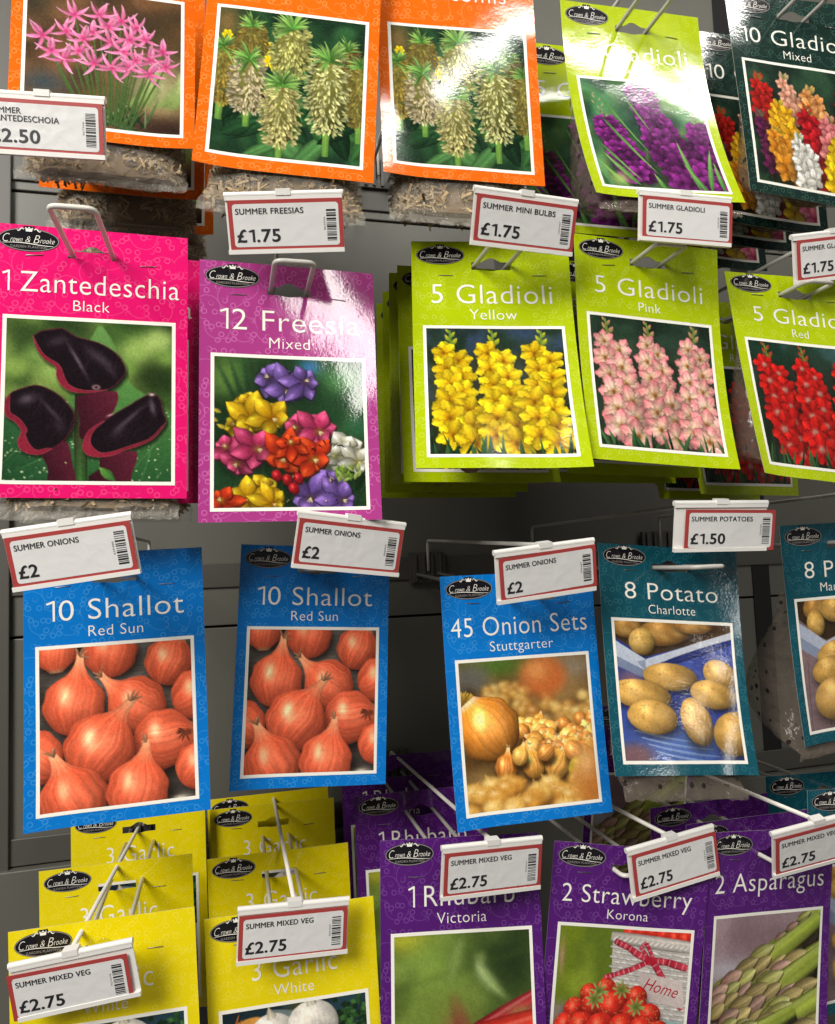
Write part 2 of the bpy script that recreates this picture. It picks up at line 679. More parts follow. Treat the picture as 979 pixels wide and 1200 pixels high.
        tb = s.r.random(101)
        q = (lon + .06 * np.sin(u * 3 + v * 2)) * freq + 50
        st = 1 + stripe * 2 * (np.interp(q, np.arange(101), tb) * .6 + np.interp((q * 2.7) % 100, np.arange(101), tb[::-1]) * .4 - .5) * (nz + .15)
        st = st * (1 + .05 * np.sin(v * 7 + u * 5 + tb[0] * 6))
        cc = c * ((1 - dark) + dark * lam * 1.25)[..., None] * st[..., None]
        cc = cc + hl * np.exp(-(((wx + .25) / .22) ** 2 + ((wy - .3) / .30) ** 2))[..., None] * np.array([1, .85, .65]) * .55
        s.put(sl, m, cc)

    def onion(s, x, y, R, ang, c, neck=.6, squash=1.0, stripe=.12, hl=.5, freq=14, curve=0.0, tip=0xc9a27c, dark=.6):
        """an onion or shallot: globe drawn out into a papery neck that points along ang"""
        c, tip = hexc(c), hexc(tip)
        E = R * (1.75 + neck)
        g = s.grid(x - E, x + E, y - E, y + E)
        if not g:
            return
        sl, X, Y = g
        ca, sa = math.cos(ang), math.sin(ang)
        v = ((X - x) * ca + (Y - y) * sa) / R
        u = (-(X - x) * sa + (Y - y) * ca) / (R * squash)
        u = u - curve * np.clip(v - .8, 0, 3) ** 2
        body = np.sqrt(np.clip(1 - v * v, 0, 1))
        hw = np.where(v < .85, body, .10 + .427 * np.exp(-(v - .85) * 3.7))
        hw = hw * (1 + .03 * np.sin(v * 9 + s.r.random() * 6))
        t = np.abs(u) / (hw + 1e-6)
        m = np.clip((1 - t) * hw * R * s.W * .8 + .3, 0, 1) * (v > -1) * np.clip((1 + neck - v) * R * s.W * .4, 0, 1)
        tt = np.clip(u / (hw + 1e-6), -1, 1)
        lon = np.arcsin(tt)
        nz = np.sqrt(np.clip(1 - tt * tt, 0, 1)) * np.sqrt(np.clip(1 - np.clip(-v, 0, 1) ** 2 * .8, 0, 1))
        wx = (X - x) / R
        wy = (Y - y) / R
        lam = np.clip(.62 * nz - .22 * wx + .34 * wy + .22, 0, 1.25)
        tb = s.r.random(101)
        q = (lon + .05 * np.sin(v * 4 + tb[0] * 6)) * freq + 50
        st = 1 + stripe * 2 * (np.interp(q, np.arange(101), tb) * .55 + np.interp((q * 2.9) % 100, np.arange(101), tb[::-1]) * .45 - .5)
        dry = np.clip((v - .85) / (neck + .1), 0, 1)
        patch = np.clip(np.interp((lon * 3 + v * 2.2) * 4 + 50, np.arange(101), s.r.random(101)) * 2.4 - 1.3, 0, 1) * .35
        k = np.clip(dry * 1.1 + patch * .5, 0, 1)[..., None]
        base = c * (1 - k) + tip * k
        cc = base * ((1 - dark) + dark * lam * 1.3)[..., None] * st[..., None]
        sp = np.exp(-(((wx + .30) / .20) ** 2 + ((wy - .32) / .34) ** 2)) + .35 * np.exp(-(((wx - .1) / .5) ** 2 + ((wy - .1) / .45) ** 2))
        cc = cc + hl * sp[..., None] * np.array([1, .82, .68]) * .50 * st[..., None]
        s.put(sl, m, cc)
        if neck > .3:
            ex, ey = x + ca * R * (1 + neck * .8) - sa * curve * R * squash * (.2 + neck * .8) ** 2, y + sa * R * (1 + neck * .8) + ca * curve * R * squash * (.2 + neck * .8) ** 2
            for _ in range(6):
                s.petal(ex, ey, R * s.r.uniform(.2, .42), R * .05, ang + s.r.normal() * .6, tip * s.r.uniform(.5, .8), tip * s.r.uniform(.8, 1.2), bend=s.r.uniform(-.5, .5), edge=.2, point=True)

    def floret(s, x, y, r, c_in, c_out, throat, rot=None, n=6, ruf=.14, w=.50, edge=.38):
        rot = s.r.random() * 6 if rot is None else rot
        for ring in (0, 1):
            for k in range(n // 2):
                a = rot + (2 * k + ring) * 2 * PI / n
                q = .88 + .2 * s.r.random()
                sh = .82 + .3 * s.r.random()
                s.petal(x, y, r * q, r * w, a, np.clip(hexc(c_in) * sh, 0, 1), np.clip(hexc(c_out) * sh, 0, 1), bend=s.r.uniform(-.2, .2), shape=1.25, ruf=ruf, edge=edge, point=True)
                s.petal(x, y, r * q * .9, r * .035, a, np.clip(hexc(c_in) * .7, 0, 1), np.clip(hexc(c_out) * 1.08, 0, 1), edge=0, al=.6)
        s.soft(x, y, r * .22, r * .2, throat, .85)

    def spike(s, x0, y0, x1, y1, n, r0, r1, ci, co, th, bud, wob=.5):
        """gladiolus stem from the tip (x0,y0) down to (x1,y1)"""
        s.petal(x1, y1, math.hypot(x0 - x1, y0 - y1), .012, math.atan2(y0 - y1, x0 - x1), 0x4d6b2a, 0x6f9440, tipw=.7)
        for k in range(5):
            t = .02 + k * .035
            x, y = x0 + (x1 - x0) * t, y0 + (y1 - y0) * t
            sd = 1 if k % 2 else -1
            s.petal(x, y - .01, .055 + .01 * k, .013 + .002 * k, PI / 2 - sd * .55, 0x567a2c, bud, edge=.3)
        for k in range(n):
            t = .17 + .83 * (k + .3) / n
            r = (r0 + (r1 - r0) * min(1, t * 1.3)) * s.r.uniform(.9, 1.1)
            sd = (1 if k % 2 else -1) * r * wob * s.r.uniform(.8, 1.2)
            x, y = x0 + (x1 - x0) * t + sd + s.r.uniform(-.1, .1) * r, y0 + (y1 - y0) * t
            s.soft(x, y - r * .35, r * .9, r * .75, hexc(ci) * .22, .75)
            s.floret(x, y, r, ci, co, th)
            s.soft(x + r * .03, y - r * .05, r * .10, r * .16, hexc(th) * .55, .7)

    def done(s):
        return s.a


def blades(A, n, cols, x=(0, 1), L=(.4, .9), w=.018, y=-.05, lean=.35):
    for _ in range(n):
        a = PI / 2 + A.r.normal() * lean
        c = hexc(cols[A.r.integers(len(cols))])
        A.petal(A.r.uniform(*x), y, A.r.uniform(*L), w * A.r.uniform(.6, 1.3), a, c * .6, c * A.r.uniform(.8, 1.2), bend=A.r.uniform(-.15, .15), shape=.6, edge=.35)


def art_nerine():
    A = Art(1, 0x4b3826)
    A.mottle([0x6e4a30, 0x3a2f22, 0x7a5638], 4)
    A.soft(.12, .30, .16, .10, 0x39464c, .9)
    A.soft(.05, .95, .12, .2, 0x2c2d22, .8)
    A.soft(.95, .75, .2, .25, 0x4a3a22, .7)
    A.soft(.85, .35, .22, .22, 0xa9a878, .9)
    for k in range(9):
        A.petal(.62 + .05 * k, .18 + .02 * (k % 3), .35, .05, .5 + .25 * (k % 4), 0x77904a, 0xc3c98c, bend=.2)
    A.soft(.7, .05, .45, .07, 0x5a4030, .9)
    A.blur(4)
    A.soft(.95, .03, .25, .09, 0x2c1d17, .9)
    blades(A, 40, [0x2d4a2a, 0x5d7f48, 0x9fb183], (.40, .78), (.15, .32), .010, 0.02, .75)
    heads = [(.60, .86), (.46, .88), (.30, .86), (.25, .72), (.10, .66), (.42, .74), (.54, .68), (.70, .82), (.76, .74), (.62, .62), (.33, .58), (.24, .50), (.43, .50), (.55, .48), (.66, .50), (.70, .56), (.80, .58), (.88, .66), (.90, .54), (.79, .47), (.16, .55), (.36, .68), (.52, .80), (.66, .72)]
    for x, y in heads:
        A.petal(.55 + (x - .55) * .35, .02, math.hypot(x - (.55 + (x - .55) * .35), y - .02), .008, math.atan2(y - .02, (x - .55) * .65), 0x3d5a2c, 0x5a6a38, tipw=.8)
    for x, y in heads:
        r = .105 * A.r.uniform(.85, 1.15)
        rot = A.r.random() * 6
        for k in range(6):
            sh = A.r.uniform(.8, 1.08)
            A.petal(x, y, r, .0155, rot + k * PI / 3 + A.r.uniform(-.15, .15), hexc(0xe0588e) * sh, hexc(0xfbaed0) * sh, bend=(.55 if math.cos(rot + k * PI / 3) > 0 else -.55) * A.r.uniform(.5, 1.2), shape=.8, edge=.25, tipw=.25)
        for k in range(4):
            A.petal(x, y, r * .8, .003, rot + k * 1.4, 0xe07aa8, 0xc04a80, bend=.3)
        A.soft(x, y, .014, .014, 0xb32a63, .7)
    A.grain()
    return A.done()


def art_eucomis():
    A = Art(2, 0x1d3a22)
    A.mottle([0x0d2216, 0x2f5a32, 0x16301e], 6)
    A.soft(.05, .95, .1, .15, 0x9a7040, .7)
    for k in range(46):
        c = hexc([0x24502c, 0x3f7a3c, 0x16391f, 0x5a9450][k % 4])
        A.petal(A.r.uniform(-.1, 1.1), A.r.uniform(-.1, .5), A.r.uniform(.25, .5), A.r.uniform(.04, .085), A.r.uniform(.3, 2.8), c * .7, c, bend=A.r.uniform(-.2, .2), edge=.45, shape=.8, streak=.12)
    for x, y in [(.33, .80), (.36, .74), (.34, .70), (.40, .73), (.39, .66), (.31, .66), (.06, .86)]:
        for k in range(6):
            A.petal(x, y, .04, .018, k * PI / 3, 0xd8b80a, 0xffe628, edge=.2)

    def pine(x, y, w, h, tone):
        c0 = hexc(tone)
        A.petal(x, y - h * 1.35, h * .6, .025, PI / 2, 0x5f8a3a, 0x88b04c, tipw=.9)
        A.bulb(x, y - h * .45, w * .92, h * .56, 0, 0x6a6a30, .05, 0, dark=.5)
        n = 330
        for k in range(n):
            t = k / n
            v = 1 - 2 * t
            ww = w * math.sqrt(max(.05, 1 - (v * .86) ** 2)) * 1.02
            u = A.r.uniform(-1, 1)
            px, py = x + u * ww, y - h * .45 + v * h * .56
            a = -PI / 2 + u * 1.2 + A.r.normal() * .35 + (.9 if v > .5 else 0) * (1 if u > 0 else -1)
            sh = A.r.uniform(.6, 1.15) * (1 - .25 * abs(u))
            A.petal(px, py, .044, .0085, a, c0 * sh * .8, c0 * sh * 1.22, edge=.3, streak=0)
            if k % 4 == 0:
                A.soft(px, py, .006, .006, hexc(0x5a4a20), .7)
        for k in range(34):
            a = PI / 2 + A.r.normal() * .95
            sh = A.r.uniform(.55, 1.1)
            A.petal(x, y + h * .06 + A.r.uniform(-.01, .02), w * A.r.uniform(.8, 1.35), w * .085, a, hexc(0x4c8a30) * sh, hexc(0xb4d878) * sh, bend=.25 * (-1 if math.cos(a) > 0 else 1), shape=.7, edge=.35)

    for x, y, w, h, tn in [(.04, .74, .10, .38, 0xa8903c), (.22, .92, .095, .22, 0x9c8a3e), (.88, .82, .09, .24, 0x705a30), (.98, .70, .09, .40, 0x9a8c40),
                           (.50, .93, .13, .33, 0xd0d078), (.22, .66, .115, .34, 0xdccca0), (.76, .72, .135, .50, 0xe6e69a), (.45, .50, .125, .40, 0xe0d88c)]:
        pine(x, y, w, h, tn)
    A.grain()
    return A.done()


def art_purple():
    A = Art(3, 0x3f6a3a)
    A.mottle([0x2c5a38, 0x86ac5c, 0x4d8a5c, 0x1f4030], 4)
    A.soft(.75, .9, .2, .12, 0x9dc06c, .6)
    A.soft(.3, .75, .1, .2, 0x2a4a3a, .7)
    blades(A, 26, [0x2f5a2c, 0x5d8e3c, 0x86b05a], (0, 1), (.3, .9), .016)
    A.blur(5)

    def dspike(x0, y0, x1, y1, n, r0, r1):
        for k in range(n):
            t = (k + .2) / n
            r = r0 + (r1 - r0) * t
            for sd in (-1, 1, 0):
                x = x0 + (x1 - x0) * t + sd * r * .75 + A.r.uniform(-.2, .2) * r
                y = y0 + (y1 - y0) * t + A.r.uniform(-.2, .2) * r
                c = A.r.uniform(.6, 1.15)
                A.soft(x, y - r * .35, r * .85, r * .7, 0x1c0622, .7)
                A.floret(x, y, r, hexc(0x551250) * c, hexc(0x9a3294) * c, 0x300636, w=.5, ruf=.2)
        for k in range(9):
            t = k / 9
            A.petal(x0 + .02 * math.sin(k * 2.2) - (x1 - x0) * .35 * t, y0 + .02 + .24 * t, .05, .010, PI / 2 + (.6 if k % 2 else -.6), 0x3a2a2c if k < 3 else 0x6a7a4a, 0xb6b48a, edge=.3)
    dspike(.91, .66, .97, .0, 8, .070, .095)
    dspike(.15, .66, .33, .08, 9, .070, .100)
    dspike(.47, 1.0, .74, .0, 13, .075, .125)
    for x, y, L, a, w in [(.10, .98, .75, -1.05, .010), (.12, .70, .70, -1.0, .014), (.30, 1.0, .5, -1.1, .010), (.05, .45, .5, -.95, .012), (.30, .02, .4, 2.2, .022),
                          (.78, -.02, .55, 1.72, .020), (.86, -.02, .48, 1.35, .022), (.84, -.05, .35, 1.95, .02), (.97, -.02, .34, 1.6, .02), (.02, -.02, .3, 1.9, .022), (.22, -.03, .35, 2.2, .02), (.5, -.03, .2, 1.9, .02)]:
        A.petal(x, y, L, w, a, 0x3f7a34, 0x8fb866, shape=.7, edge=.3)
    A.soft(.15, .08, .07, .06, 0xaac46a, .8)
    A.grain()
    return A.done()


def art_mixed():
    A = Art(4, 0x1e3328)
    A.mottle([0x10221b, 0x2c4a34, 0x172b22], 5)
    blades(A, 40, [0x1c3a24, 0x35603a, 0x284a2c], (0, 1.1), (.3, .8), .014)
    for (x0, y0, x1, y1, n, r, ci, co) in [(.10, .95, .16, .45, 8, .08, 0x9c1410, 0xd02a22), (.06, .62, .22, .12, 9, .07, 0x4a1440, 0x7a2a5c),
                                           (.34, .98, .42, .55, 7, .075, 0xd68a6a, 0xf0b8a0), (.26, .72, .30, .42, 6, .08, 0xe0960c, 0xf8c430),
                                           (.92, 1.0, .94, .4, 9, .08, 0xb00c10, 0xe02424), (.20, .48, .36, .08, 8, .095, 0xd87a10, 0xf0a83c),
                                           (.58, .90, .66, .5, 7, .09, 0xe08a3c, 0xf4b070), (.52, .74, .70, .06, 11, .095, 0x9a0c14, 0xd8222c),
                                           (.75, .66, .80, .3, 7, .085, 0xd8606a, 0xf09a94), (.42, .46, .52, .02, 9, .085, 0xd8d4c4, 0xfaf8f0),
                                           (.86, .54, .84, .04, 9, .10, 0xd8a408, 0xfcd828), (1.0, .6, 1.02, .0, 9, .1, 0xc83a60, 0xe88a9c)]:
        A.spike(x0, y0, x1, y1, n, r * .75, r * 1.3, ci, co, hexc(ci) * .8, co, .45)
    A.grain()
    return A.done()


def art_zant():
    A = Art(5, 0x2e4a1e)
    A.mottle([0x5a7434, 0x1d3014, 0x7d9448], 4)
    for x, y, r, c in [(.78, .88, .14, 0x9cba5e), (.92, .96, .10, 0xb4cc74), (.20, .86, .12, 0x86a854), (.30, .72, .10, 0x93b35c), (.9, .70, .16, 0x14240e), (.12, .95, .12, 0x30461f),
                       (.70, .76, .08, 0x6f9440), (.06, .74, .10, 0x8aa850), (.62, .96, .10, 0x3c5a26), (.98, .84, .08, 0x7a9c46), (.40, 1.02, .14, 0x22361a)]:
        A.soft(x, y, r, r * .8, c, .85, 1.6)
    A.blur(5)
    A.poly(A.smooth([(-.1, .1), (-.05, .5), (.15, .48), (.45, .2), (.4, -.1), (0, -.1)]), 0x1d4426, grad=(0x37693a, .8), soft=.006)
    A.poly(A.smooth([(.45, -.1), (.5, .3), (.66, .70), (.78, .62), (1.0, .46), (1.1, .2), (1.1, -.1)]), 0x24502a, grad=(0x578a42, 1.6), soft=.006)
    A.poly(A.smooth([(.40, .30), (.38, .6), (.50, .95), (.58, 1.02), (.70, .70), (.6, .3)]), 0x3f6a34, grad=(0x628c48, 1.2), soft=.012)
    for (x, y, L, a) in [(0, .1, .5, .9), (.05, .05, .5, .5), (.6, .05, .6, 1.2), (.7, .0, .6, .9), (.8, -.05, .5, 1.3)]:
        A.petal(x, y, L, .004, a, 0x4a7c46, 0x6a9a58, tipw=.4, al=.7)
    for k in range(170):
        x, y = A.r.random(), A.r.random() * .52
        if abs(x - .5) < .05 and y > .3:
            continue
        A.soft(x, y, A.r.uniform(.003, .010), A.r.uniform(.003, .007), 0xdfe6b8, A.r.uniform(.4, .95), 2)
    A.petal(.455, -.05, .62, .040, PI / 2 + .02, 0x35682c, 0x3a1a1c, tipw=.9, edge=.55)
    D = 0x150c12

    def calla(neck, outer, lip, hl):
        A.poly(A.smooth([(px + .012, py - .02) for px, py in outer]), 0x142010, soft=.03)
        A.poly(A.smooth(neck), 0x2c0c16, grad=(0x5e1e30, 0.4), soft=.001)
        A.poly(A.smooth(outer), D, rim=0x5a1c2c, rw=.012, soft=.001)
        for x, y, rx, ry, a, al in hl:
            A.soft(x, y, rx, ry, 0x9a8e98, al, 1, a)
        h = len(lip) * 6 // 10
        q = [lip[0]]
        for px, py in lip[1:]:
            if (px, py) in outer:
                q.append((px, py))
            else:                                        # the lip is a narrow rolled edge
                ox, oy = min(outer, key=lambda o: (o[0] - px) ** 2 + (o[1] - py) ** 2)
                q.append((px + (ox - px) * .35, py + (oy - py) * .35))
        lip = q
        for k in range(22):
            x, y, rx, ry, a, al = hl[k % len(hl)]
            A.petal(x + A.r.normal() * .05, y - .07 + A.r.normal() * .03, .15, .0022, PI / 2 - .7 + A.r.normal() * .15 + a * .4, 0x2e1c28, 0x4e3a46, al=.5, tipw=.3, bend=.15)
        A.poly(A.smooth(lip), 0x8e2236, rim=0xbc5662, rw=.004, soft=.001, grad=(0x5e1624, .9))
    calla([(.43, .55), (.63, .60), (.67, .56), (.64, .46), (.56, .33), (.45, .28), (.44, .40)],
          [(.155, .95), (.155, .95), (.20, .985), (.27, 1.0), (.335, 1.005), (.42, .955), (.55, .92), (.66, .85), (.715, .75), (.69, .68), (.61, .61), (.50, .585), (.40, .585), (.33, .625), (.295, .69), (.29, .75), (.22, .80), (.175, .87)],
          [(.155, .95), (.175, .87), (.22, .80), (.29, .75), (.295, .69), (.33, .625), (.40, .585), (.50, .583), (.60, .608), (.52, .608), (.44, .622), (.38, .665), (.345, .74), (.30, .79), (.23, .84), (.19, .90)],
          [(.42, .80, .012, .11, .5, .5), (.55, .82, .03, .10, .9, .28), (.30, .92, .06, .03, .3, .22), (.62, .74, .02, .06, .6, .15)])
    A.soft(.535, .622, .026, .018, 0xa88a8c, .9, 2)
    A.soft(.535, .622, .014, .01, 0x2a1018, .9, 2)
    calla([(.22, .20), (.36, .26), (.40, .12), (.42, -.05), (.27, -.05), (.26, .08)],
          [(0, .50), (.04, .57), (.11, .605), (.18, .625), (.26, .60), (.34, .54), (.40, .46), (.41, .39), (.37, .29), (.28, .205), (.20, .17), (.11, .19), (.08, .25), (.10, .32), (.06, .38), (.01, .42)],
          [(0, .50), (.01, .42), (.06, .38), (.10, .32), (.08, .25), (.11, .19), (.20, .168), (.28, .203), (.24, .215), (.17, .222), (.145, .27), (.155, .34), (.11, .41), (.05, .46), (.03, .54)],
          [(.13, .53, .05, .03, .4, .42), (.27, .46, .014, .09, .7, .28), (.32, .36, .03, .05, .4, .14)])
    calla([(.58, .16), (.78, .20), (.76, .06), (.72, -.05), (.54, -.05), (.50, .03), (.56, .08)],
          [(.46, .24), (.50, .34), (.58, .40), (.64, .445), (.72, .50), (.80, .555), (.88, .605), (.88, .605), (.93, .555), (.95, .46), (.965, .40), (.90, .30), (.80, .24), (.72, .21), (.64, .175), (.55, .16), (.48, .18)],
          [(.46, .24), (.48, .18), (.55, .158), (.64, .173), (.72, .208), (.80, .238), (.90, .298), (.965, .40), (.93, .365), (.85, .29), (.74, .25), (.64, .213), (.57, .208), (.53, .26), (.54, .33), (.60, .405), (.50, .34)],
          [(.74, .42, .014, .12, -.8, .34), (.88, .50, .018, .05, .2, .5), (.68, .34, .03, .06, -.6, .18)])
    A.soft(.875, .585, .018, .010, 0xf0e0d0, .85)
    A.soft(.62, .438, .02, .006, 0xe8ccc8, .7, 1, .5)
    A.petal(.66, .0, .14, .03, 2.4, 0x2a5a28, 0x6a9a44)
    A.grain()
    return A.done()


def art_freesia():
    A = Art(6, 0x1a3018)
    A.mottle([0x0f2410, 0x33582c, 0x1c3e22], 5)
    A.soft(.08, .92, .14, .16, 0x6a8a3a, .8)
    A.soft(.64, 1.0, .07, .06, 0x3a7ac8, .9)
    A.soft(.85, .92, .2, .1, 0x4a8a4a, .7)
    A.soft(.95, .55, .1, .1, 0x2c6a44, .7)
    for k in range(6):
        A.petal(.20 + .03 * k, .62, .45, .014, 2.0 - .13 * k, 0x16301a, 0x2c5030, tipw=.3)
    blades(A, 34, [0x1f4a28, 0x3a6a34, 0x28522c], (0, 1), (.2, .7), .013)
    A.blur(3)
    blades(A, 12, [0x1f4a28, 0x3a6a34, 0x28522c], (0, 1), (.2, .6), .010)

    def bloom(x, y, r, face, ci, co, th):
        """an open trumpet seen three-quarters on, opening towards face"""
        A.soft(x, y - r * .3, r * .95, r * .8, 0x0c140c, .6)
        fx, fy = math.cos(face), math.sin(face)
        A.petal(x - fx * r * .9, y - fy * r * .9, r * 1.2, r * .22, face, hexc(ci) * .6, hexc(ci) * .9, tipw=.3)
        rot = A.r.random() * 6
        for ring in (0, 1):
            for k in range(3):
                a = rot + (2 * k + ring) * PI / 3 + A.r.uniform(-.2, .2)
                d = math.cos(a - face)
                L = r * A.r.uniform(.92, 1.22) * (1 - .42 * d)
                q = A.r.uniform(.80, 1.06) * (1 + .10 * math.sin(a))
                bd = A.r.uniform(-.15, .15)
                A.petal(x + .004, y - .008, L * 1.03, r * .42, a, hexc(ci) * .35, hexc(ci) * .45, bend=bd, shape=1.15, edge=.2, al=.8)
                A.petal(x, y, L, r * .40, a, hexc(ci) * q * .66, hexc(co) * q, bend=bd, shape=1.0, edge=.34, streak=.05)
                for vn in (-.14, 0, .14):
                    A.petal(x, y, L * .82, r * .022, a + vn, hexc(ci) * .6, hexc(co) * .9, edge=0, al=.55, bend=bd)
                A.soft(x + math.cos(a) * L * .72, y + math.sin(a) * L * .72, r * .16, r * .10, np.clip(hexc(co) * 1.18 + .04, 0, 1), .55, 1, a)
        A.soft(x + fx * r * .05, y + fy * r * .05, r * .24, r * .20, hexc(th) * .62, .85)
        for k in range(3):
            A.petal(x, y, r * .30, r * .028, face + (k - 1) * .4, 0xe8d890, 0xf8f0c8)

    def bud(x, y, L, a, c):
        A.petal(x, y, L, L * .24, a, hexc(c) * .6, hexc(c), edge=.45, shape=.9)
    Y = (0xe8a000, 0xffd62c, 0xd07a00)
    P = (0xb41a50, 0xf05a8a, 0xe0a050)
    R = (0xcc2010, 0xfa5220, 0xe8b030)
    V = (0x5c3e94, 0x9c78cc, 0x7a5a60)
    Wt = (0xd6d2a4, 0xfbf9ec, 0xc8bc50)
    for x, y, r, f, c in [(.36, .92, .13, 2.6, V), (.48, .84, .14, -1.5, V), (.60, .90, .12, .4, V),
                          (.22, .74, .11, 1.8, Y), (.14, .58, .11, 3.0, Y), (.24, .62, .15, -1.8, Y), (.38, .63, .14, -.6, Y),
                          (.54, .56, .12, 2.8, P), (.69, .54, .135, -.8, P),
                          (.08, .42, .11, 2.5, P), (.15, .31, .12, -2.2, P), (.28, .41, .14, -.4, P),
                          (.87, .42, .15, 1.2, Wt), (.80, .36, .10, 3.0, Wt), (.95, .32, .11, -.6, Wt),
                          (.46, .35, .15, -2.0, R), (.65, .34, .145, -.6, R), (.50, .45, .10, 1.5, R),
                          (.33, .14, .13, 1.2, Y), (.22, .06, .14, -2.4, Y), (.38, .03, .11, -.6, Y),
                          (.76, .18, .13, 1.0, V), (.63, .07, .15, -1.8, V), (.84, .05, .13, -.4, V), (.05, .05, .11, 2.4, R)]:
        bloom(x, y, r, f, *c)
    for x, y in [(.41, .22), (.48, .19), (.55, .20), (.52, .13)]:
        A.soft(x, y - .02, .04, .04, 0x0c100c, .7)
        A.bulb(x, y, .034, .045, .4, 0x96141c, .05, .5)
    for k in range(22):
        bud(A.r.uniform(.80, .96), A.r.uniform(.17, .27), .06, A.r.uniform(.4, 2.4), [0x88b040, 0xb4cc6c][k % 2])
    for x, y in [(.05, .66), (.03, .60), (.08, .55)]:
        bud(x, y, .07, 2.7, 0xd8c040)
    for k in range(6):
        A.petal(.72 + .02 * k, .42 + .012 * (k % 3), .06, .005, 2.6 - .6 * k, 0x120c10, 0x2a1a20)
    A.grain()
    return A.done()


def art_glad(seed, ci, co, th, bud, bg, xs):
    A = Art(seed, 0x24382c)
    A.mottle(bg, 6)
    blades(A, 60, [0x14301c, 0x2a5030, 0x1c3c26, 0x3c6238], (-.05, 1.05), (.3, .85), .018, -.05, .18)
    A.blur(3)
    blades(A, 18, [0x1c4426, 0x35683a], (-.05, 1.05), (.3, .6), .012, -.05, .15)
    for x0, x1 in xs:
        A.spike(x0, 1.04, x1, .04, 12, .085, .142, ci, co, th, bud, .48)
    blades(A, 26, [0x1c4426, 0x35683a, 0x4a7a44], (-.05, 1.05), (.10, .26), .016, -.05, .3)
    A.grain()
    return A.done()


def art_shallot():
    A = Art(10, 0x55504a)
    A.put((slice(None), slice(None)), A.noise(4, 90) * .8, hexc(0x8a8780))
    A.mottle([0x2c2622], 5, 1.0)
    for k in range(14):
        A.petal(-.1, A.r.random(), 1.2, .002, A.r.normal() * .05, 0x35302c, 0x2c2724, tipw=.8, al=.6)
    S = hexc(0xd85a3a)

    def sh(x, y, R, a, neck=.7, hl=.55, curve=0.0, sq=1.0):
        A.soft(x + .025, y - .05, R * 1.0, R * .95, 0x140b08, .85, 3)
        A.onion(x, y, R, a, np.clip(S * A.r.uniform(.92, 1.05), 0, 1), neck, sq, .17, hl * 1.5, 11, curve, 0xc08460, .5)
    sh(.10, 1.06, .15, -1.5, .1)
    sh(.46, 1.02, .18, 1.5, .1)
    sh(.85, .92, .165, 1.2, .1)
    sh(1.03, .68, .175, .4, .1)
    sh(.22, .68, .20, 1.42, .72, .6, .05)
    sh(.63, .64, .195, 2.45, .72, .5, -.15)
    sh(.80, .40, .20, .15, .25, .7)
    for k in range(9):
        A.petal(.95, .43, .07, .007, 2.9 + A.r.normal() * .9, 0x7a3a24, 0x4a2a20, bend=.3)
    A.soft(.965, .43, .03, .022, 0x5a2c1c, .9)
    sh(-.03, .36, .18, 2.6, .1)
    sh(.38, .38, .225, 1.0, .72, .75, -.12, 1.04)
    sh(.21, .07, .205, 1.95, .6, .5, .1, 1.1)
    sh(1.03, .20, .16, .9, .1)
    sh(.62, .08, .205, 1.35, .65, .6, .05)
    A.soft(.90, .0, .05, .02, 0xe8d8c0, .9)
    A.grain(.02)
    return A.done()


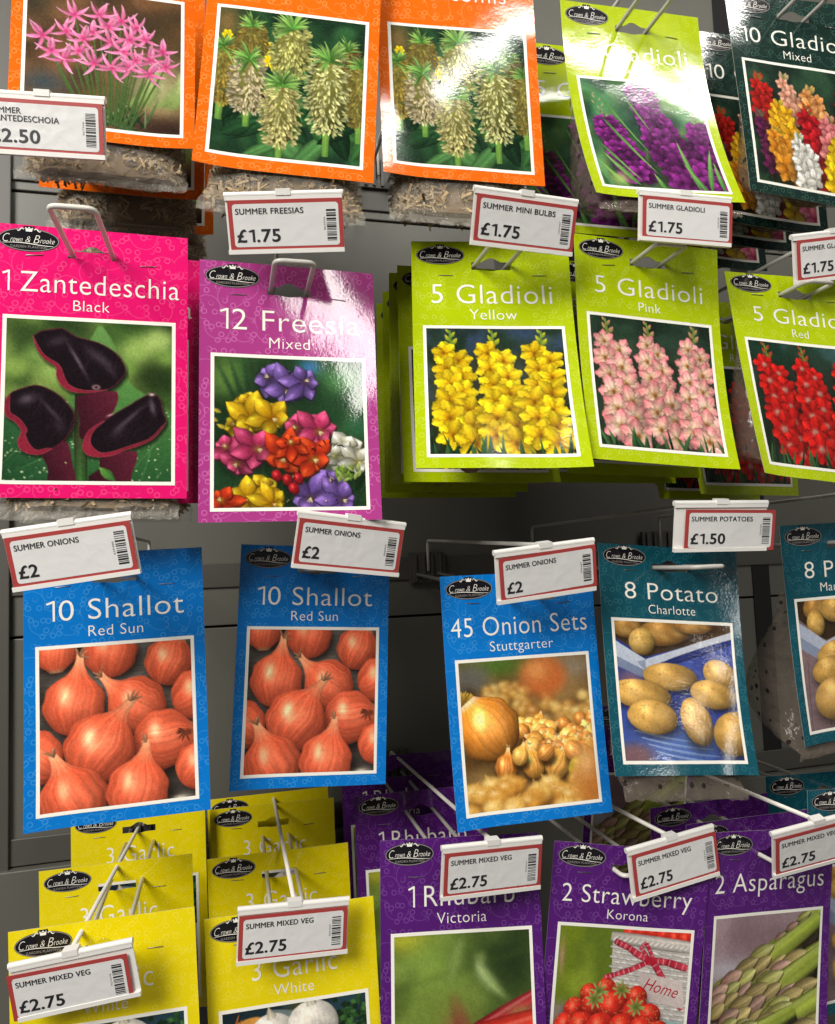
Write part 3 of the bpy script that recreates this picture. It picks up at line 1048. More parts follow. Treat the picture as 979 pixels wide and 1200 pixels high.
def art_onion():
    A = Art(11, 0x8a6a3c)
    A.mottle([0x9a7c48, 0x6a4c28], 4)
    A.soft(.30, 1.02, .28, .09, 0x4a6a24, .95)
    A.soft(.08, .93, .16, .12, 0x62605a, .9, 2)
    A.soft(.88, .98, .2, .1, 0x8a8070, .8)
    for k in range(60):
        y = .86 - .36 * k / 60
        x = A.r.uniform(.15, 1.05) if y < .76 else A.r.uniform(.2, .55)
        r = .05 + .03 * (k / 60)
        c = hexc([0xd09840, 0xe0b058, 0xbc7c34, 0xe8c470][k % 4])
        A.soft(x, y, r, r * .8, 0x4a2c12, .6, 2)
        A.soft(x, y + .012, r * .82, r * .66, c, .95, 1.8)
        A.soft(x - .01, y + .03, r * .35, r * .25, 0xf4dc9c, .6)
    A.soft(.65, .92, .19, .155, 0xbe642e, 1, 3)
    A.soft(.60, .97, .10, .08, 0xe09a58, .8)
    A.soft(.22, .38, .28, .10, 0x3c280f, .85)
    A.blur(3)
    pts = [(A.r.uniform(.44, 1.02), .60 - .34 * k / 60) for k in range(60)]
    for k, (x, y) in enumerate(pts):
        r = .05 + .035 * (.6 - y) / .34
        c = hexc([0xdc983c, 0xecac50, 0xc47a30, 0xf4c864, 0xd68640][k % 5])
        A.soft(x + .01, y - .02, r, r * .85, 0x3a200c, .8, 2.5)
        A.onion(x, y, r, A.r.uniform(0, 6.28), c, .45, A.r.uniform(.85, 1.1), .16, .8, 8, 0, 0xd8b078)
    A.soft(.06, .80, .06, .07, 0x2a1a08, .9)
    for k in range(16):
        A.petal(.03, .75, .10, .016, A.r.uniform(.2, 2.5), 0x6a4810, 0xe0b448, bend=A.r.uniform(-.5, .5), point=True)
    A.onion(.20, .57, .235, 2.2, 0xd4822a, .1, 1.0, .14, 1.3, 11, dark=.7)
    for x, y, r, a, c in [(.31, .29, .095, 1.4, 0xc8782e), (.52, .29, .10, 1.7, 0xcc8c36), (.70, .27, .10, 1.0, 0xd09440), (.42, .36, .07, 1.2, 0xd8a048), (.62, .37, .07, .6, 0xc07c34), (.84, .36, .08, 2.4, 0xc88038)]:
        A.soft(x + .01, y - .05, r * 1.05, r * .8, 0x2c1806, .85, 2.5)
        A.onion(x, y, r, a, c, .55, .92, .24, .75, 8, 0, 0xdcb47c)
    A.bulb(.88, .24, .10, .085, .4, 0xb8a82c, .12, .6, 9)
    A.soft(.90, .23, .035, .03, 0x3a2808, .9, 2)
    for k in range(30):
        x, y = A.r.uniform(-.05, .95), .17 - .22 * k / 30
        c = hexc([0xe8ae50, 0xf2c468, 0xda9a3e][k % 3])
        A.soft(x, y - .015, .10, .075, hexc(0x7a4c1a), .75, 2.5)
        A.soft(x, y + .012, .085, .062, c, .95, 2.5)
        A.petal(x, y, .11, .02, A.r.uniform(0, 3), c, c, al=.5)
        A.soft(x - .02, y + .03, .035, .022, 0xf8e0a4, .65)
    A.soft(1.03, .16, .22, .27, 0xbc7430, 1, 3)
    A.soft(.92, .28, .09, .12, 0xecb878, .8)
    A.grain(.02)
    return A.done()


def potato(A, x, y, rx, ry, a, c=0xc79a4e):
    rx, ry = rx * 1.06, ry * 1.08
    A.soft(x + .01, y - ry * .45, rx * 1.02, ry * .8, 0x1a1410, .7, 2.5, a)
    A.bulb(x, y, rx, ry, a, hexc(c) * A.r.uniform(.94, 1.08), .03, .45, 5, dark=.62)
    for k in range(34):
        t, q = A.r.uniform(0, 6.28), math.sqrt(A.r.random()) * .85
        u, v = q * rx * math.cos(t), q * ry * math.sin(t)
        A.soft(x + u * math.cos(a) - v * math.sin(a), y + u * math.sin(a) + v * math.cos(a), .006, .005, 0x7a5426, A.r.uniform(.2, .6))
    for k in range(5):
        t, q = A.r.uniform(0, 6.28), math.sqrt(A.r.random()) * .6
        A.soft(x + q * rx * math.cos(t), y + q * ry * math.sin(t), .04, .03, 0xe0ba74, .3)


def art_charlotte():
    A = Art(12, 0x2a3a80)
    A.mottle([0x22307a, 0x3a4ea0, 0x2a3884], 5)
    A.soft(.5, .10, .5, .16, 0x5878b8, .8)
    for k in range(5):
        A.petal(.1 + .05 * k, .22 - .05 * k, .6, .012, -.25, 0x8aa4d4, 0x6a86c0, bend=.1, tipw=.5)
    A.soft(.08, .03, .16, .10, 0x7a5658, .95, 2)
    A.soft(.10, .60, .12, .08, 0x8c6468, .8)
    A.poly([(-.05, 1.1), (1.05, 1.1), (1.05, 1.0), (.25, .78), (-.05, .95)], 0x4a3420)
    potato(A, .10, 1.02, .12, .09, 0, 0xa87838)
    potato(A, .42, .98, .22, .10, .1, 0xa87838)
    potato(A, .68, 1.04, .16, .06, 0, 0x9a6c34)
    potato(A, .22, .90, .105, .10, .6, 0xc09a50)
    A.poly([(-.05, .93), (.24, .76), (1.05, 1.02), (1.05, .93), (.24, .67), (-.05, .80)], 0xb4bccc, grad=(0xc8ccd6, .3))
    A.poly([(.24, .76), (.24, .67), (.20, .70), (.17, .74)], 0x8a94a8)
    A.poly([(-.05, .80), (.24, .67), (.20, .62), (-.05, .72)], 0x76829c)
    A.petal(.26, .68, .85, .03, .32, 0x1c2664, 0x26347c, tipw=.6)
    potato(A, .88, .65, .15, .11, -.4)
    potato(A, .44, .63, .22, .10, -.05)
    potato(A, .18, .49, .24, .105, -.12)
    potato(A, .80, .50, .19, .105, -.15)
    potato(A, .26, .32, .20, .12, -.1)
    potato(A, .63, .29, .12, .175, .35)
    potato(A, .95, .20, .18, .155, .3)
    A.grain(.02)
    return A.done()


def art_maris():
    A = Art(13, 0x7a6468)
    A.put((slice(None), slice(None)), A.noise(3, 40) * .5, hexc(0x947a7c))
    for k in range(5):
        A.petal(.02 + .2 * k, -.05, .6, .003, PI / 2 - .06, 0x4a3a3c, 0x4a3a3c, tipw=.8)
    A.poly([(-.05, 1.1), (1.05, 1.1), (1.05, .95), (.26, .72), (-.05, .95)], 0x3a2c1c)
    potato(A, .18, 1.0, .12, .10, .4, 0xa87838)
    potato(A, .40, .98, .16, .11, .1, 0xc09448)
    potato(A, .17, .86, .085, .105, .1, 0xc89c4c)
    A.poly([(-.05, .92), (.26, .71), (1.05, .98), (1.05, .88), (.26, .60), (-.05, .80)], 0xa8b0c4, grad=(0xd0d4dc, .3))
    A.poly([(-.05, .80), (.26, .60), (.22, .53), (-.05, .70)], 0x8490a8)
    potato(A, .36, .60, .20, .11, .15)
    potato(A, .78, .60, .2, .13, .1)
    potato(A, .28, .47, .18, .11, .1)
    potato(A, .62, .42, .2, .15, .2)
    potato(A, .32, .24, .22, .17, .1, 0xcca058)
    potato(A, .76, .2, .2, .17, .1)
    A.grain(.02)
    return A.done()


def art_garlic():
    A = Art(14, 0x1a2c34)
    A.mottle([0x14242c, 0x24404a], 5)
    A.petal(.3, 1.02, .6, .05, -.25, 0x6a7c80, 0x8a9a9c, tipw=.5)
    A.soft(.55, 1.04, .1, .04, 0x4a4420, .9)
    A.poly(A.smooth([(-.05, .75), (.05, .95), (.15, 1.0), (.26, 1.0), (.22, .92), (.08, .78)]), 0xb06a24, grad=(0xd89a48, .5), soft=.01)
    for k in range(6):
        A.petal(.02, .72 + .03 * k, .2, .012, .3 + .1 * k, 0x7a3a14, 0xc06a2a, bend=.3)
    for k in range(150):
        c = hexc([0x16301a, 0x2c5428, 0x477a38][k % 3])
        A.petal(A.r.uniform(.78, 1.02), A.r.uniform(.55, 1.02), .05, .02, A.r.uniform(0, 6.3), c * .8, c, ruf=.3)
    for x, y, r in [(.34, .86, .17), (.62, .90, .18), (.50, .58, .22), (.2, .5, .2), (.85, .5, .2)]:
        A.soft(x + .02, y - .08, r, r * .8, 0x0c1418, .8, 2)
        A.bulb(x, y, r, r * .92, 0, 0xdcd6ca, .06, .25, 9, .45)
        A.petal(x, y + r * .7, r * .55, r * .2, PI / 2 + .3, 0xd8d0c0, 0xb8a888, shape=.35)
    A.grain(.02)
    return A.done()


def art_rhubarb():
    A = Art(15, 0x56682a)
    A.mottle([0x6a8030, 0x34481c, 0x7a9040], 3)
    A.soft(.08, 1.03, .18, .09, 0xc8c030, .85)
    A.soft(.30, .86, .22, .20, 0x86a444, .8)
    A.soft(.88, .85, .26, .32, 0x1e3016, .95)
    A.soft(.30, .58, .35, .14, 0x6a7e30, .8)
    A.petal(0, .70, 1.0, .010, .22, 0x4a5c22, 0x4a5c24, tipw=.9, al=.7)
    A.petal(.50, 1.05, .38, .05, -1.9, 0xa8bc70, 0x7a9448, al=.55)
    A.petal(.60, .86, .36, .05, -1.15, 0xb4c888, 0x90a85c, bend=.3, al=.8, shape=.7)
    A.petal(.60, .84, .10, .05, .9, 0xb4c888, 0x8aa050, al=.6)
    A.petal(.42, .66, .35, .05, -1.3, 0x7a6a34, 0x8a3a34, tipw=.4, al=.7)
    A.soft(.45, .40, .10, .12, 0x8a3a34, .7)
    A.blur(7)
    A.petal(.60, .84, .30, .028, -1.15, 0xb4c888, 0x90a85c, bend=.3, al=.45, shape=.7)
    A.blur(2)
    A.petal(.30, .22, 1.0, .085, .46, 0x8a1418, 0xb8363e, tipw=.7, edge=.45)
    A.petal(.32, .28, .95, .014, .46, 0xd8706a, 0xd87078, tipw=.7, al=.55)
    A.soft(.92, .50, .10, .05, 0x8a9a50, .6)
    A.petal(.10, .20, 1.1, .13, .22, 0xb81c18, 0xe0402e, tipw=.8, edge=.45)
    A.petal(.12, .26, 1.1, .02, .22, 0xe8705a, 0xf08068, tipw=.8, al=.5)
    A.petal(.1, -.0, 1.1, .12, .15, 0x901418, 0xc02c24, tipw=.8, edge=.4)
    A.grain(.015)
    return A.done()


def art_strawberry():
    A = Art(16, 0x6a7c1c)
    A.mottle([0x76881e, 0x5c7020, 0x84962c], 3)
    A.soft(.2, .42, .5, .10, 0x8a7c78, .95, 2)
    A.soft(.03, .84, .02, .12, 0xb88a7c, .8)
    A.poly([(.40, 1.02), (1.05, .96), (1.05, -.1), (.45, -.1)], 0xc4bcb2)
    for j in range(30):
        for i in range(13):
            x, y = .42 + i * .052 + (.026 if j % 2 else 0), 1.0 - j * .036 - i * .004
            c = hexc(0xf6f0ea) * A.r.uniform(.86, 1.03)
            A.petal(x - .03, y, .066, .014, -.08 + A.r.normal() * .05, c * .85, c, edge=.55, tipw=.5)
    for k in range(7):
        x = .54 + k * .085
        A.bulb(x, 1.03 + .02 * math.sin(k), .065, .06, 0, 0xd03020, .05, .4)
    A.petal(.39, 1.0, .75, .05, -.08, 0xb8b0a6, 0xe8e0d8, tipw=.8, edge=.4)
    for i in range(16):
        A.petal(.40 + i * .04, .97 - .003 * i, .07, .014, .7, 0xf0e8e0, 0xcfc6bc, edge=.4)

    def ribbon(pts, w):
        for (x0, y0), (x1, y1) in zip(pts[:-1], pts[1:]):
            L, a = math.hypot(x1 - x0, y1 - y0), math.atan2(y1 - y0, x1 - x0)
            A.petal(x0, y0, L * 1.06, w, a, 0xa81a2e, 0xd44254, tipw=.85, edge=.35)
            for k in range(3):
                t = (k + .5) / 3
                A.petal(x0 + (x1 - x0) * t - math.sin(a) * w * -.8, y0 + (y1 - y0) * t - math.cos(a) * w * .8, w * 1.6, .006, a + PI / 2, 0xf0c4c4, 0xf4d8d8, al=.55, tipw=.8)
    ribbon([(.42, .97), (.52, .93), (.64, .86), (.70, .84)], .026)
    ribbon([(.70, .84), (.82, .84), (.98, .80)], .03)
    ribbon([(.70, .84), (.62, .93), (.66, .97), (.72, .86)], .016)
    ribbon([(.68, .83), (.56, .77), (.45, .73), (.36, .70)], .022)
    ribbon([(.72, .83), (.82, .70), (.90, .62), (.97, .50)], .026)
    A.soft(.70, .84, .04, .035, 0xb01c30, 1, 3)
    A.poly([(.62, .76), (.96, .70), (.99, .50), (.66, .56)], 0xb8a8a4, grad=(0xdccfc8, .5))
    A.soft(.85, .30, .3, .10, 0x5aa0a4, .95, 3)
    for (x, y, r) in [(.26, .58, .075), (.38, .62, .08), (.50, .58, .08), (.62, .57, .085), (.16, .46, .09), (.30, .50, .10), (.44, .49, .12), (.62, .46, .11), (.73, .44, .09), (.10, .34, .10), (.22, .34, .11), (.36, .33, .12), (.53, .33, .12), (.68, .33, .11), (.80, .31, .1), (.4, .18, .13), (.2, .18, .12), (.62, .18, .12), (.06, .2, .1)]:
        A.soft(x, y - .03, r, r, 0x2c0606, .8, 2)
        A.bulb(x, y, r * .95, r, A.r.uniform(-.6, .6), 0xcc2c1e, .04, .7, dark=.65)
        for k in range(28):
            t, q = A.r.uniform(0, 6.28), math.sqrt(A.r.random()) * .88
            px, py = x + q * r * math.cos(t), y + q * r * math.sin(t)
            A.soft(px, py - .003, .006, .007, 0x7a1410, .6)
            A.soft(px, py, .0042, .0055, 0xf4b868, .8)
    for x, y in [(.33, .60), (.30, .54), (.50, .62), (.62, .50)]:
        for k in range(9):
            A.petal(x, y, .075, .014, k * .75, 0x5a6a24, 0xb4bc70, edge=.2, point=True)
    A.grain(.02)
    return A.done()


def art_asparagus():
    A = Art(17, 0x9a8288)
    A.mottle([0xa48c90, 0x8a7076], 3)
    A.soft(.12, .66, .22, .10, 0xc4c0c8, .85)
    A.soft(.9, 1.0, .2, .08, 0xaaa09a, .5)
    A.soft(.3, .2, .5, .3, 0x4a342c, .8)

    def spear(x0, y0, x1, y1, w):
        L = math.hypot(x1 - x0, y1 - y0)
        a = math.atan2(y1 - y0, x1 - x0)
        nx, ny = -math.sin(a), math.cos(a)
        A.petal(x0 + .015, y0 - .045, L, w * 1.1, a, 0x1c1408, 0x1c1808, tipw=.6, al=.8, shape=.3)
        A.petal(x0, y0, L, w, a, 0xb4ba54, 0xa0b440, shape=.24, tipw=.45, edge=.5, streak=.10)
        A.petal(x0 + nx * w * .35, y0 + ny * w * .35, L, w * .16, a, 0xd0d080, 0xc4d070, tipw=.7, al=.45, edge=.2)
        for k in range(13):
            t = .62 * (1 - k / 13.0) ** 1.15
            sd = (-.5, .5, .05)[k % 3] * (1 - .25 * (k > 8))
            px, py = x0 + (x1 - x0) * t + nx * w * sd, y0 + (y1 - y0) * t + ny * w * sd
            ln = w * (1.9 - .8 * k / 13)
            q = A.r.uniform(.85, 1.1)
            dk, lt = [(0x8a7440, 0xdcc888), (0x8e6458, 0xdcb8a0), (0x96903e, 0xdede90)][A.r.integers(3)]
            A.petal(px + .006, py - .010, ln * 1.12, w * .56, a + PI - sd * .3, 0x2a1c10, 0x2a1c10, point=True, al=.75, edge=.1)
            A.petal(px, py, ln, w * .54, a + PI - sd * .3, hexc(lt) * q, hexc(dk) * q, point=True, edge=.42, streak=.10)
            A.petal(px, py, ln * .8, w * .07, a + PI - sd * .3, hexc(lt) * 1.1, hexc(lt) * .8, point=True, al=.7)
    for q in [(.50, .74, 1.25, 1.24, .08), (.40, .60, 1.3, 1.10, .10), (.66, .56, 1.3, .86, .11), (.06, .44, 1.0, 1.00, .14), (.40, .42, 1.3, .88, .14), (.18, .24, 1.1, .76, .155), (.56, .22, 1.4, .60, .155), (.30, .02, 1.2, .46, .165), (.02, .02, .8, .30, .12), (.70, .0, 1.5, .28, .15), (.45, -.18, 1.3, .16, .16)]:
        spear(*q)
    A.grain(.02)
    return A.done()


ART = {}


def art(key):
    if key not in ART:
        fn = {
            'nerine': art_nerine, 'eucomis': art_eucomis, 'purple': art_purple, 'mixed': art_mixed, 'zant': art_zant, 'freesia': art_freesia,
            'yellow': lambda: art_glad(7, 0xd8a606, 0xfbdf22, 0xa86c04, 0xd0c828, [0x1d2a2e, 0x3a5050, 0x1a2c1e, 0x2e4058], [(.17, .24), (.48, .54), (.84, .82)]),
            'pink': lambda: art_glad(8, 0xfdf2c4, 0xf0808c, 0xa8602c, 0xe89a80, [0x1a2c1e, 0x2e4a34, 0x16241a], [(.12, .26), (.46, .58), (.86, .82)]),
            'red': lambda: art_glad(9, 0xa80c10, 0xe2281e, 0xe8c0a8, 0xc82a1c, [0x1d3a2c, 0x3a5a5c, 0x143022], [(.14, .30), (.48, .60), (.90, .88)]),
            'shallot': art_shallot, 'onion': art_onion, 'charlotte': art_charlotte, 'maris': art_maris, 'garlic': art_garlic,
            'rhubarb': art_rhubarb, 'strawberry': art_strawberry, 'asparagus': art_asparagus}[key]
        a = fn()
        # tiny blur against pixel steps
        b = a.copy()
        b[1:-1, 1:-1] = a[1:-1, 1:-1] * .5 + (a[:-2, 1:-1] + a[2:, 1:-1] + a[1:-1, :-2] + a[1:-1, 2:]) * .125
        b = np.clip(b, 0, 1)
        ART[key] = np.where(b <= .04045, b / 12.92, ((b + .055) / 1.055) ** 2.4)
    return ART[key]


# ------------------------------------------------------------------ bulb packets
W = 0.15


class Shape:
    def __init__(s, bend, twist, H):
        s.bend, s.twist, s.H, s.curl = bend, twist, H, .012

    def __call__(s, ab, off=0.0):
        ab = np.asarray(ab, float)
        a, b = ab[:, 0], ab[:, 1]
        t = -b / s.H
        f = s.bend * t * t + s.twist * (a / (W / 2)) * t + off
        p = s.H * 9000
        f = f + .00042 * np.sin(a * 38 + p) * np.sin(b * 24 + p * 1.7) + .00015 * np.sin(a * 75 + b * 50 + p)
        f = f + s.curl * np.clip((a / (W / 2)) * (1 if p % 2 > 1 else -1) + t - 1.35, 0, 1) ** 2
        return np.stack([a, -f, b], 1)


def grid_mesh(name, shape, x0, x1, y0, y1, nx, ny, off, mat, parent, colors=None):
    xs, ys = np.linspace(x0, x1, nx), np.linspace(y1, y0, ny)
    ab = np.stack(np.meshgrid(xs, ys), -1).reshape(-1, 2)
    V = shape(ab, off)
    i = np.arange((ny - 1) * (nx - 1))
    r, c = i // (nx - 1), i % (nx - 1)
    v0 = r * nx + c
    Fc = np.stack([v0, v0 + nx, v0 + nx + 1, v0 + 1], 1).astype(np.int32)
    me = bpy.data.meshes.new(name)
    me.vertices.add(len(V))
    me.vertices.foreach_set("co", V.astype(np.float32).ravel())
    me.loops.add(Fc.size)
    me.loops.foreach_set("vertex_index", Fc.ravel())
    me.polygons.add(len(Fc))
    me.polygons.foreach_set("loop_start", np.arange(0, Fc.size, 4, dtype=np.int32))
    me.polygons.foreach_set("use_smooth", np.ones(len(Fc), bool))
    me.materials.append(mat)
    me.update(calc_edges=True)
    if colors is not None:
        at_ = me.color_attributes.new("ink", 'FLOAT_COLOR', 'POINT')
        rgba = np.ones((len(V), 4), np.float32)
        rgba[:, :3] = colors
        at_.data.foreach_set("color", rgba.ravel())
    o = bpy.data.objects.new(name, me)
    col.objects.link(o)
    o.parent = parent
    return o


def make_card(root, cname, S, H, pt, pb, holes=True):
    hdr = pt * H
    hx, hy0, hy1 = 0.0185, -0.335 * hdr, -0.245 * hdr
    xs = np.unique(np.round(np.concatenate([np.linspace(-W / 2, -hx, 9), np.linspace(-hx, hx, 13), np.linspace(hx, W / 2, 9)]), 6))
    ys = np.unique(np.round(np.concatenate([np.linspace(0, hy1, 4), [hy1, hy0], np.linspace(hy0, -H, 26)]), 6))[::-1]
    nx, ny = len(xs), len(ys)
    ab = np.stack(np.meshgrid(xs, ys), -1).reshape(-1, 2)
    jt = int(np.argmin(abs(ys - hy1)))
    jb = int(np.argmin(abs(ys - hy0)))
    for i in range(nx):
        x = xs[i]
        if abs(x) < .0075:
            ab[jt * nx + i, 1] += .0042 * math.cos(x / .0075 * PI / 2) ** .7
            ab[jb * nx + i, 1] -= .0012 * math.cos(x / .0075 * PI / 2)
    faces = []
    for j in range(ny - 1):
        for i in range(nx - 1):
            if j == jt and -hx - 1e-5 <= xs[i] and xs[i + 1] <= hx + 1e-5:
                continue
            v = j * nx + i
            faces.append((v, v + nx, v + nx + 1, v + 1))
    N = nx * ny
    Vf, Vb = S(ab, 0.0), S(ab, -0.0004)
    F2 = [tuple(N + i for i in f[::-1]) for f in faces]
    cnt = {}
    for f in faces:
        for k in range(4):
            a, b = f[k], f[(k + 1) % 4]
            cnt[(a, b)] = cnt.get((a, b), 0) + 1
    side = [(2 * N + b, 2 * N + a, 3 * N + a, 3 * N + b) for (a, b) in cnt if (b, a) not in cnt]   # own vertices: a crisp cut edge
    allF = faces + F2 + side
    mi = [0] * len(faces) + [1] * (len(F2) + len(side))
    uv = np.concatenate([ab, ab, ab, ab])
    o = mesh_obj("card", np.concatenate([Vf, Vb, Vf, Vb]), allF, [CARD[cname], PAPER], root, mi, uv=uv)
    sm = np.array([1] * (len(faces) + len(F2)) + [0] * len(side), bool)
    o.data.polygons.foreach_set("use_smooth", sm)
    return o


BADGE = None


def make_bag(root, S, H, kind, rng, depth=.046, low=1.06, wid=.86):
    """the pouch stapled behind the card: a thin neck under the header, a fat belly, a crimped foot"""
    nu, nv = 40, 34
    V, top = [], -0.30 * H
    for j in range(nv):
        t = j / (nv - 1)
        z = top + (-low * H - top) * t
        d = depth * (math.sin(min(1, t / .72) * PI / 2) ** 1.4 if t < .72 else max(0.0, math.cos((t - .72) / .235 * PI / 2) if t < .955 else 0.0) ** .6)
        d = max(d, .0008)
        wv = W * wid / 2 * (1 - .09 * math.sin(PI * t)) * (1 + .012 * rng.standard_normal())
        for i in range(nu):
            q = 2 * PI * i / nu
            cx, cy = math.cos(q), math.sin(q)
            x = wv * math.copysign(abs(cx) ** .55, cx)
            y = d * .5 * (1 + math.copysign(abs(cy) ** .8, cy))
            base = S(np.array([[x, max(z, -H)]]), 0)[0][1]
            wob = .0035 * math.sin(x * 160 + z * 90 + j) * (d / depth) + rng.normal() * .0007
            V.append((x, base + .0016 + y + abs(wob) * .6, z + rng.normal() * .0008))
    Fc = []
    for j in range(nv - 1):
        for i in range(nu):
            i2 = (i + 1) % nu
            Fc.append((j * nu + i, j * nu + i2, (j + 1) * nu + i2, (j + 1) * nu + i))
    mat = {'shavings': FILM, 'poly': POLY, 'milky': MILKY}[kind]
    o = mesh_obj("bag", V, Fc, mat, root, smooth=True)
    VA = np.array(V).reshape(nv, nu, 3)
    if kind == 'shavings':
        cv, cf, tones = [], [], []
        for k in range(2600):
            j = rng.integers(int(nv * .45), int(nv * .93))
            i = rng.integers(nu)
            ctr = VA[j].mean(0)
            p = Vector(VA[j, i] * .87 + ctr * .13)
            L, w = rng.uniform(.007, .020), rng.uniform(.0005, .0013)
            a = Vector(rng.normal(size=3))
            a.y *= .35
            a.normalize()
            b = a.cross(Vector((rng.normal() * .4, -1, rng.normal() * .4))).normalized()
            n_ = a.cross(b)
            base = len(cv)
            cr = rng.uniform(-.35, .35)
            for s in range(5):
                t = s / 4 - .5
                m = p + a * (L * t) + n_ * (L * cr * (4 * t * t - .5)) * .5 + b * (L * .25 * cr * t * t)
                cv += [tuple(m + b * w), tuple(m - b * w)]
            tn = rng.random()
            tones += [tn] * 10
            for s in range(4):
                cf.append((base + 2 * s, base + 2 * s + 1, base + 2 * s + 3, base + 2 * s + 2))
        core = []
        for j in range(int(nv * .40), int(nv * .95)):
            ctr = VA[j].mean(0)
            for i in range(nu):
                core.append(tuple(VA[j, i] * .80 + ctr * .20))
        b0 = len(cv)
        cv += core
        tones += [.12] * len(core)
        nr = len(core) // nu
        for j in range(nr - 1):
            for i in range(nu):
                i2 = (i + 1) % nu
                cf.append((b0 + j * nu + i, b0 + j * nu + i2, b0 + (j + 1) * nu + i2, b0 + (j + 1) * nu + i))
        cf.append(tuple(b0 + i for i in range(nu)))
        cf.append(tuple(b0 + (nr - 1) * nu + i for i in range(nu))[::-1])
        w_ = mesh_obj("wood_shavings", cv, cf, CHIPS, o, smooth=True)
        at_ = w_.data.attributes.new("tone", 'FLOAT', 'POINT')
        at_.data.foreach_set("value", np.array(tones, np.float32))
    elif kind == 'poly':
        for k in range(7):
            bx, bz = rng.uniform(-.036, .036), -H * rng.uniform(.55, .93)
            cv, cf = [], []
            r = rng.uniform(.014, .019)
            base = S(np.array([[bx, bz]]), 0)[0][1]
            for j in range(9):
                ph = PI * j / 8
                for i in range(14):
                    q = 2 * PI * i / 14
                    cv.append((bx + r * math.sin(ph) * math.cos(q), base + .024 + r * .9 * math.sin(ph) * math.sin(q), bz + r * math.cos(ph) * 1.15))
            for j in range(8):
                for i in range(14):
                    i2 = (i + 1) % 14
                    cf.append((j * 14 + i, j * 14 + i2, (j + 1) * 14 + i2, (j + 1) * 14 + i))
            mesh_obj("bulb", cv, cf, NETBULB, o, smooth=True)
    return o


def make_packet(P, cname, artkey, title, tspan, sub, label, group=None, bag=None, seed=0, n=205, home=False):
    x, y, z, yaw, pitch, roll, bend, twist, H, pt, pb = P
    rng = np.random.default_rng(seed + 100)
    root = empty("bulb_packet", (x, y, z), (yaw, pitch, roll))
    tag(root, label, "bulb packet", group)
    S = Shape(bend, twist, H)
    hdr = pt * H
    card = make_card(root, cname, S, H, pt, pb)
    # printed photo and its white border
    px0, px1, py0, py1 = -W * .4375, W * .4375, -pb * H, -pt * H
    bw = .0030
    A = art(artkey)
    ny = int(n * 1.06)
    jj = np.clip(np.linspace(0, A.shape[0] - 1, ny), 0, A.shape[0] - 1)
    ii = np.linspace(0, A.shape[1] - 1, n)
    cols = A[np.round(jj).astype(int)][:, np.round(ii).astype(int)].reshape(-1, 3)
    pic = grid_mesh("picture", S, px0 + bw, px1 - bw, py0 + bw, py1 - bw, n, ny, .00030, PHOTO, card, cols)
    bv, bf = [], []
    k = 24
    outer, inner = [], []
    for (ax, ay, bx, by) in [(px0, py1, px1, py1), (px1, py1, px1, py0), (px1, py0, px0, py0), (px0, py0, px0, py1)]:
        for s in range(k):
            t = s / k
            outer.append((ax + (bx - ax) * t, ay + (by - ay) * t))
    cx, cy = 0, (py0 + py1) / 2
    sx, sy = (px1 - px0 - 2 * bw) / (px1 - px0), (py1 - py0 - 2 * bw) / (py1 - py0)
    inner = [(cx + (a - cx) * sx, cy + (b - cy) * sy) for a, b in outer]
    m = len(outer)
    mesh_obj("picture_border", S(np.array(outer + inner), .00022), [(i, m + i, m + (i + 1) % m, (i + 1) % m) for i in range(m)], WHITE_INK, card)
    # title
    tw = (tspan[0] - .5) * W, (tspan[1] - .5) * W
    t1, f1 = place_text(title, tw[0], tw[1], (-.64 if sub == '' else -.737) * hdr, .225 * hdr, off=-.007)
    t2, f2 = place_text(sub or "-", 0.0, None, -.925 * hdr, .118 * hdr, off=-.010, align='C')
    tv, tf, _ = merge2([(t1, f1, 0), (t2, f2, 0)][:2 if sub else 1])
    mesh_obj("title_lettering", S(tv, .00028), tf, WHITE_INK, card)
    # badge
    bvv, bff, bmi = badge2()
    bvv = bvv * (.152 * W) + (-.5 * W + .182 * W, -.165 * hdr)
    layer = np.zeros(len(bvv))
    for f, mm in zip(bff, bmi):
        for q in f:
            layer[q] = .00012 * (mm > 0)
    mesh_obj("brand_badge", S(bvv, .00022 + layer), bff, [BLACK_INK, WHITE_INK, GREY_INK], card, bmi)
    # staples
    for sx_ in (-.29, .29):
        sv, sf = [], []
        cxs, cys = sx_ * W + rng.normal() * .001, -.365 * hdr + rng.normal() * .002
        a = rng.normal() * .05
        pts = S(np.array([(cxs - .0065 * math.cos(a), cys - .0065 * math.sin(a)), (cxs + .0065 * math.cos(a), cys + .0065 * math.sin(a))]), .0004)
        p0, p1 = Vector(pts[0]), Vector(pts[1])
        tube(sv, sf, fillet([p0 + Vector((0, .0012, 0)), p0, p1, p1 + Vector((0, .0012, 0))], .0005, 2), .00035, 6)
        mesh_obj("staple", sv, sf, STAPLE, card, smooth=True)
    if home:
        hv, hf = place_text("Home", .020, .054, py0 + .082, .011, .35, -.004, rot=-.22)
        mesh_obj("home_lettering", S(hv, .00045), hf, lam_mat("red_print", 0xB01C30), pic)
    if bag:
        make_bag(root, S, H, bag.get('kind', 'poly'), rng, bag.get('depth', .046), bag.get('low', 1.06), bag.get('wid', .86))
    return root


def back_copy(src, dy, label, dx=0.0, dz=0.0, yaw=0.0, roll=0.0, pitch=0.0):
    c = copy_tree(src)
    c.location = (src.location.x + dx, src.location.y + dy, src.location.z + dz)
    e = src.rotation_euler
    c.rotation_euler = (e[0] + pitch, e[1] + roll, e[2] + yaw)
    c["label"] = label
    return c


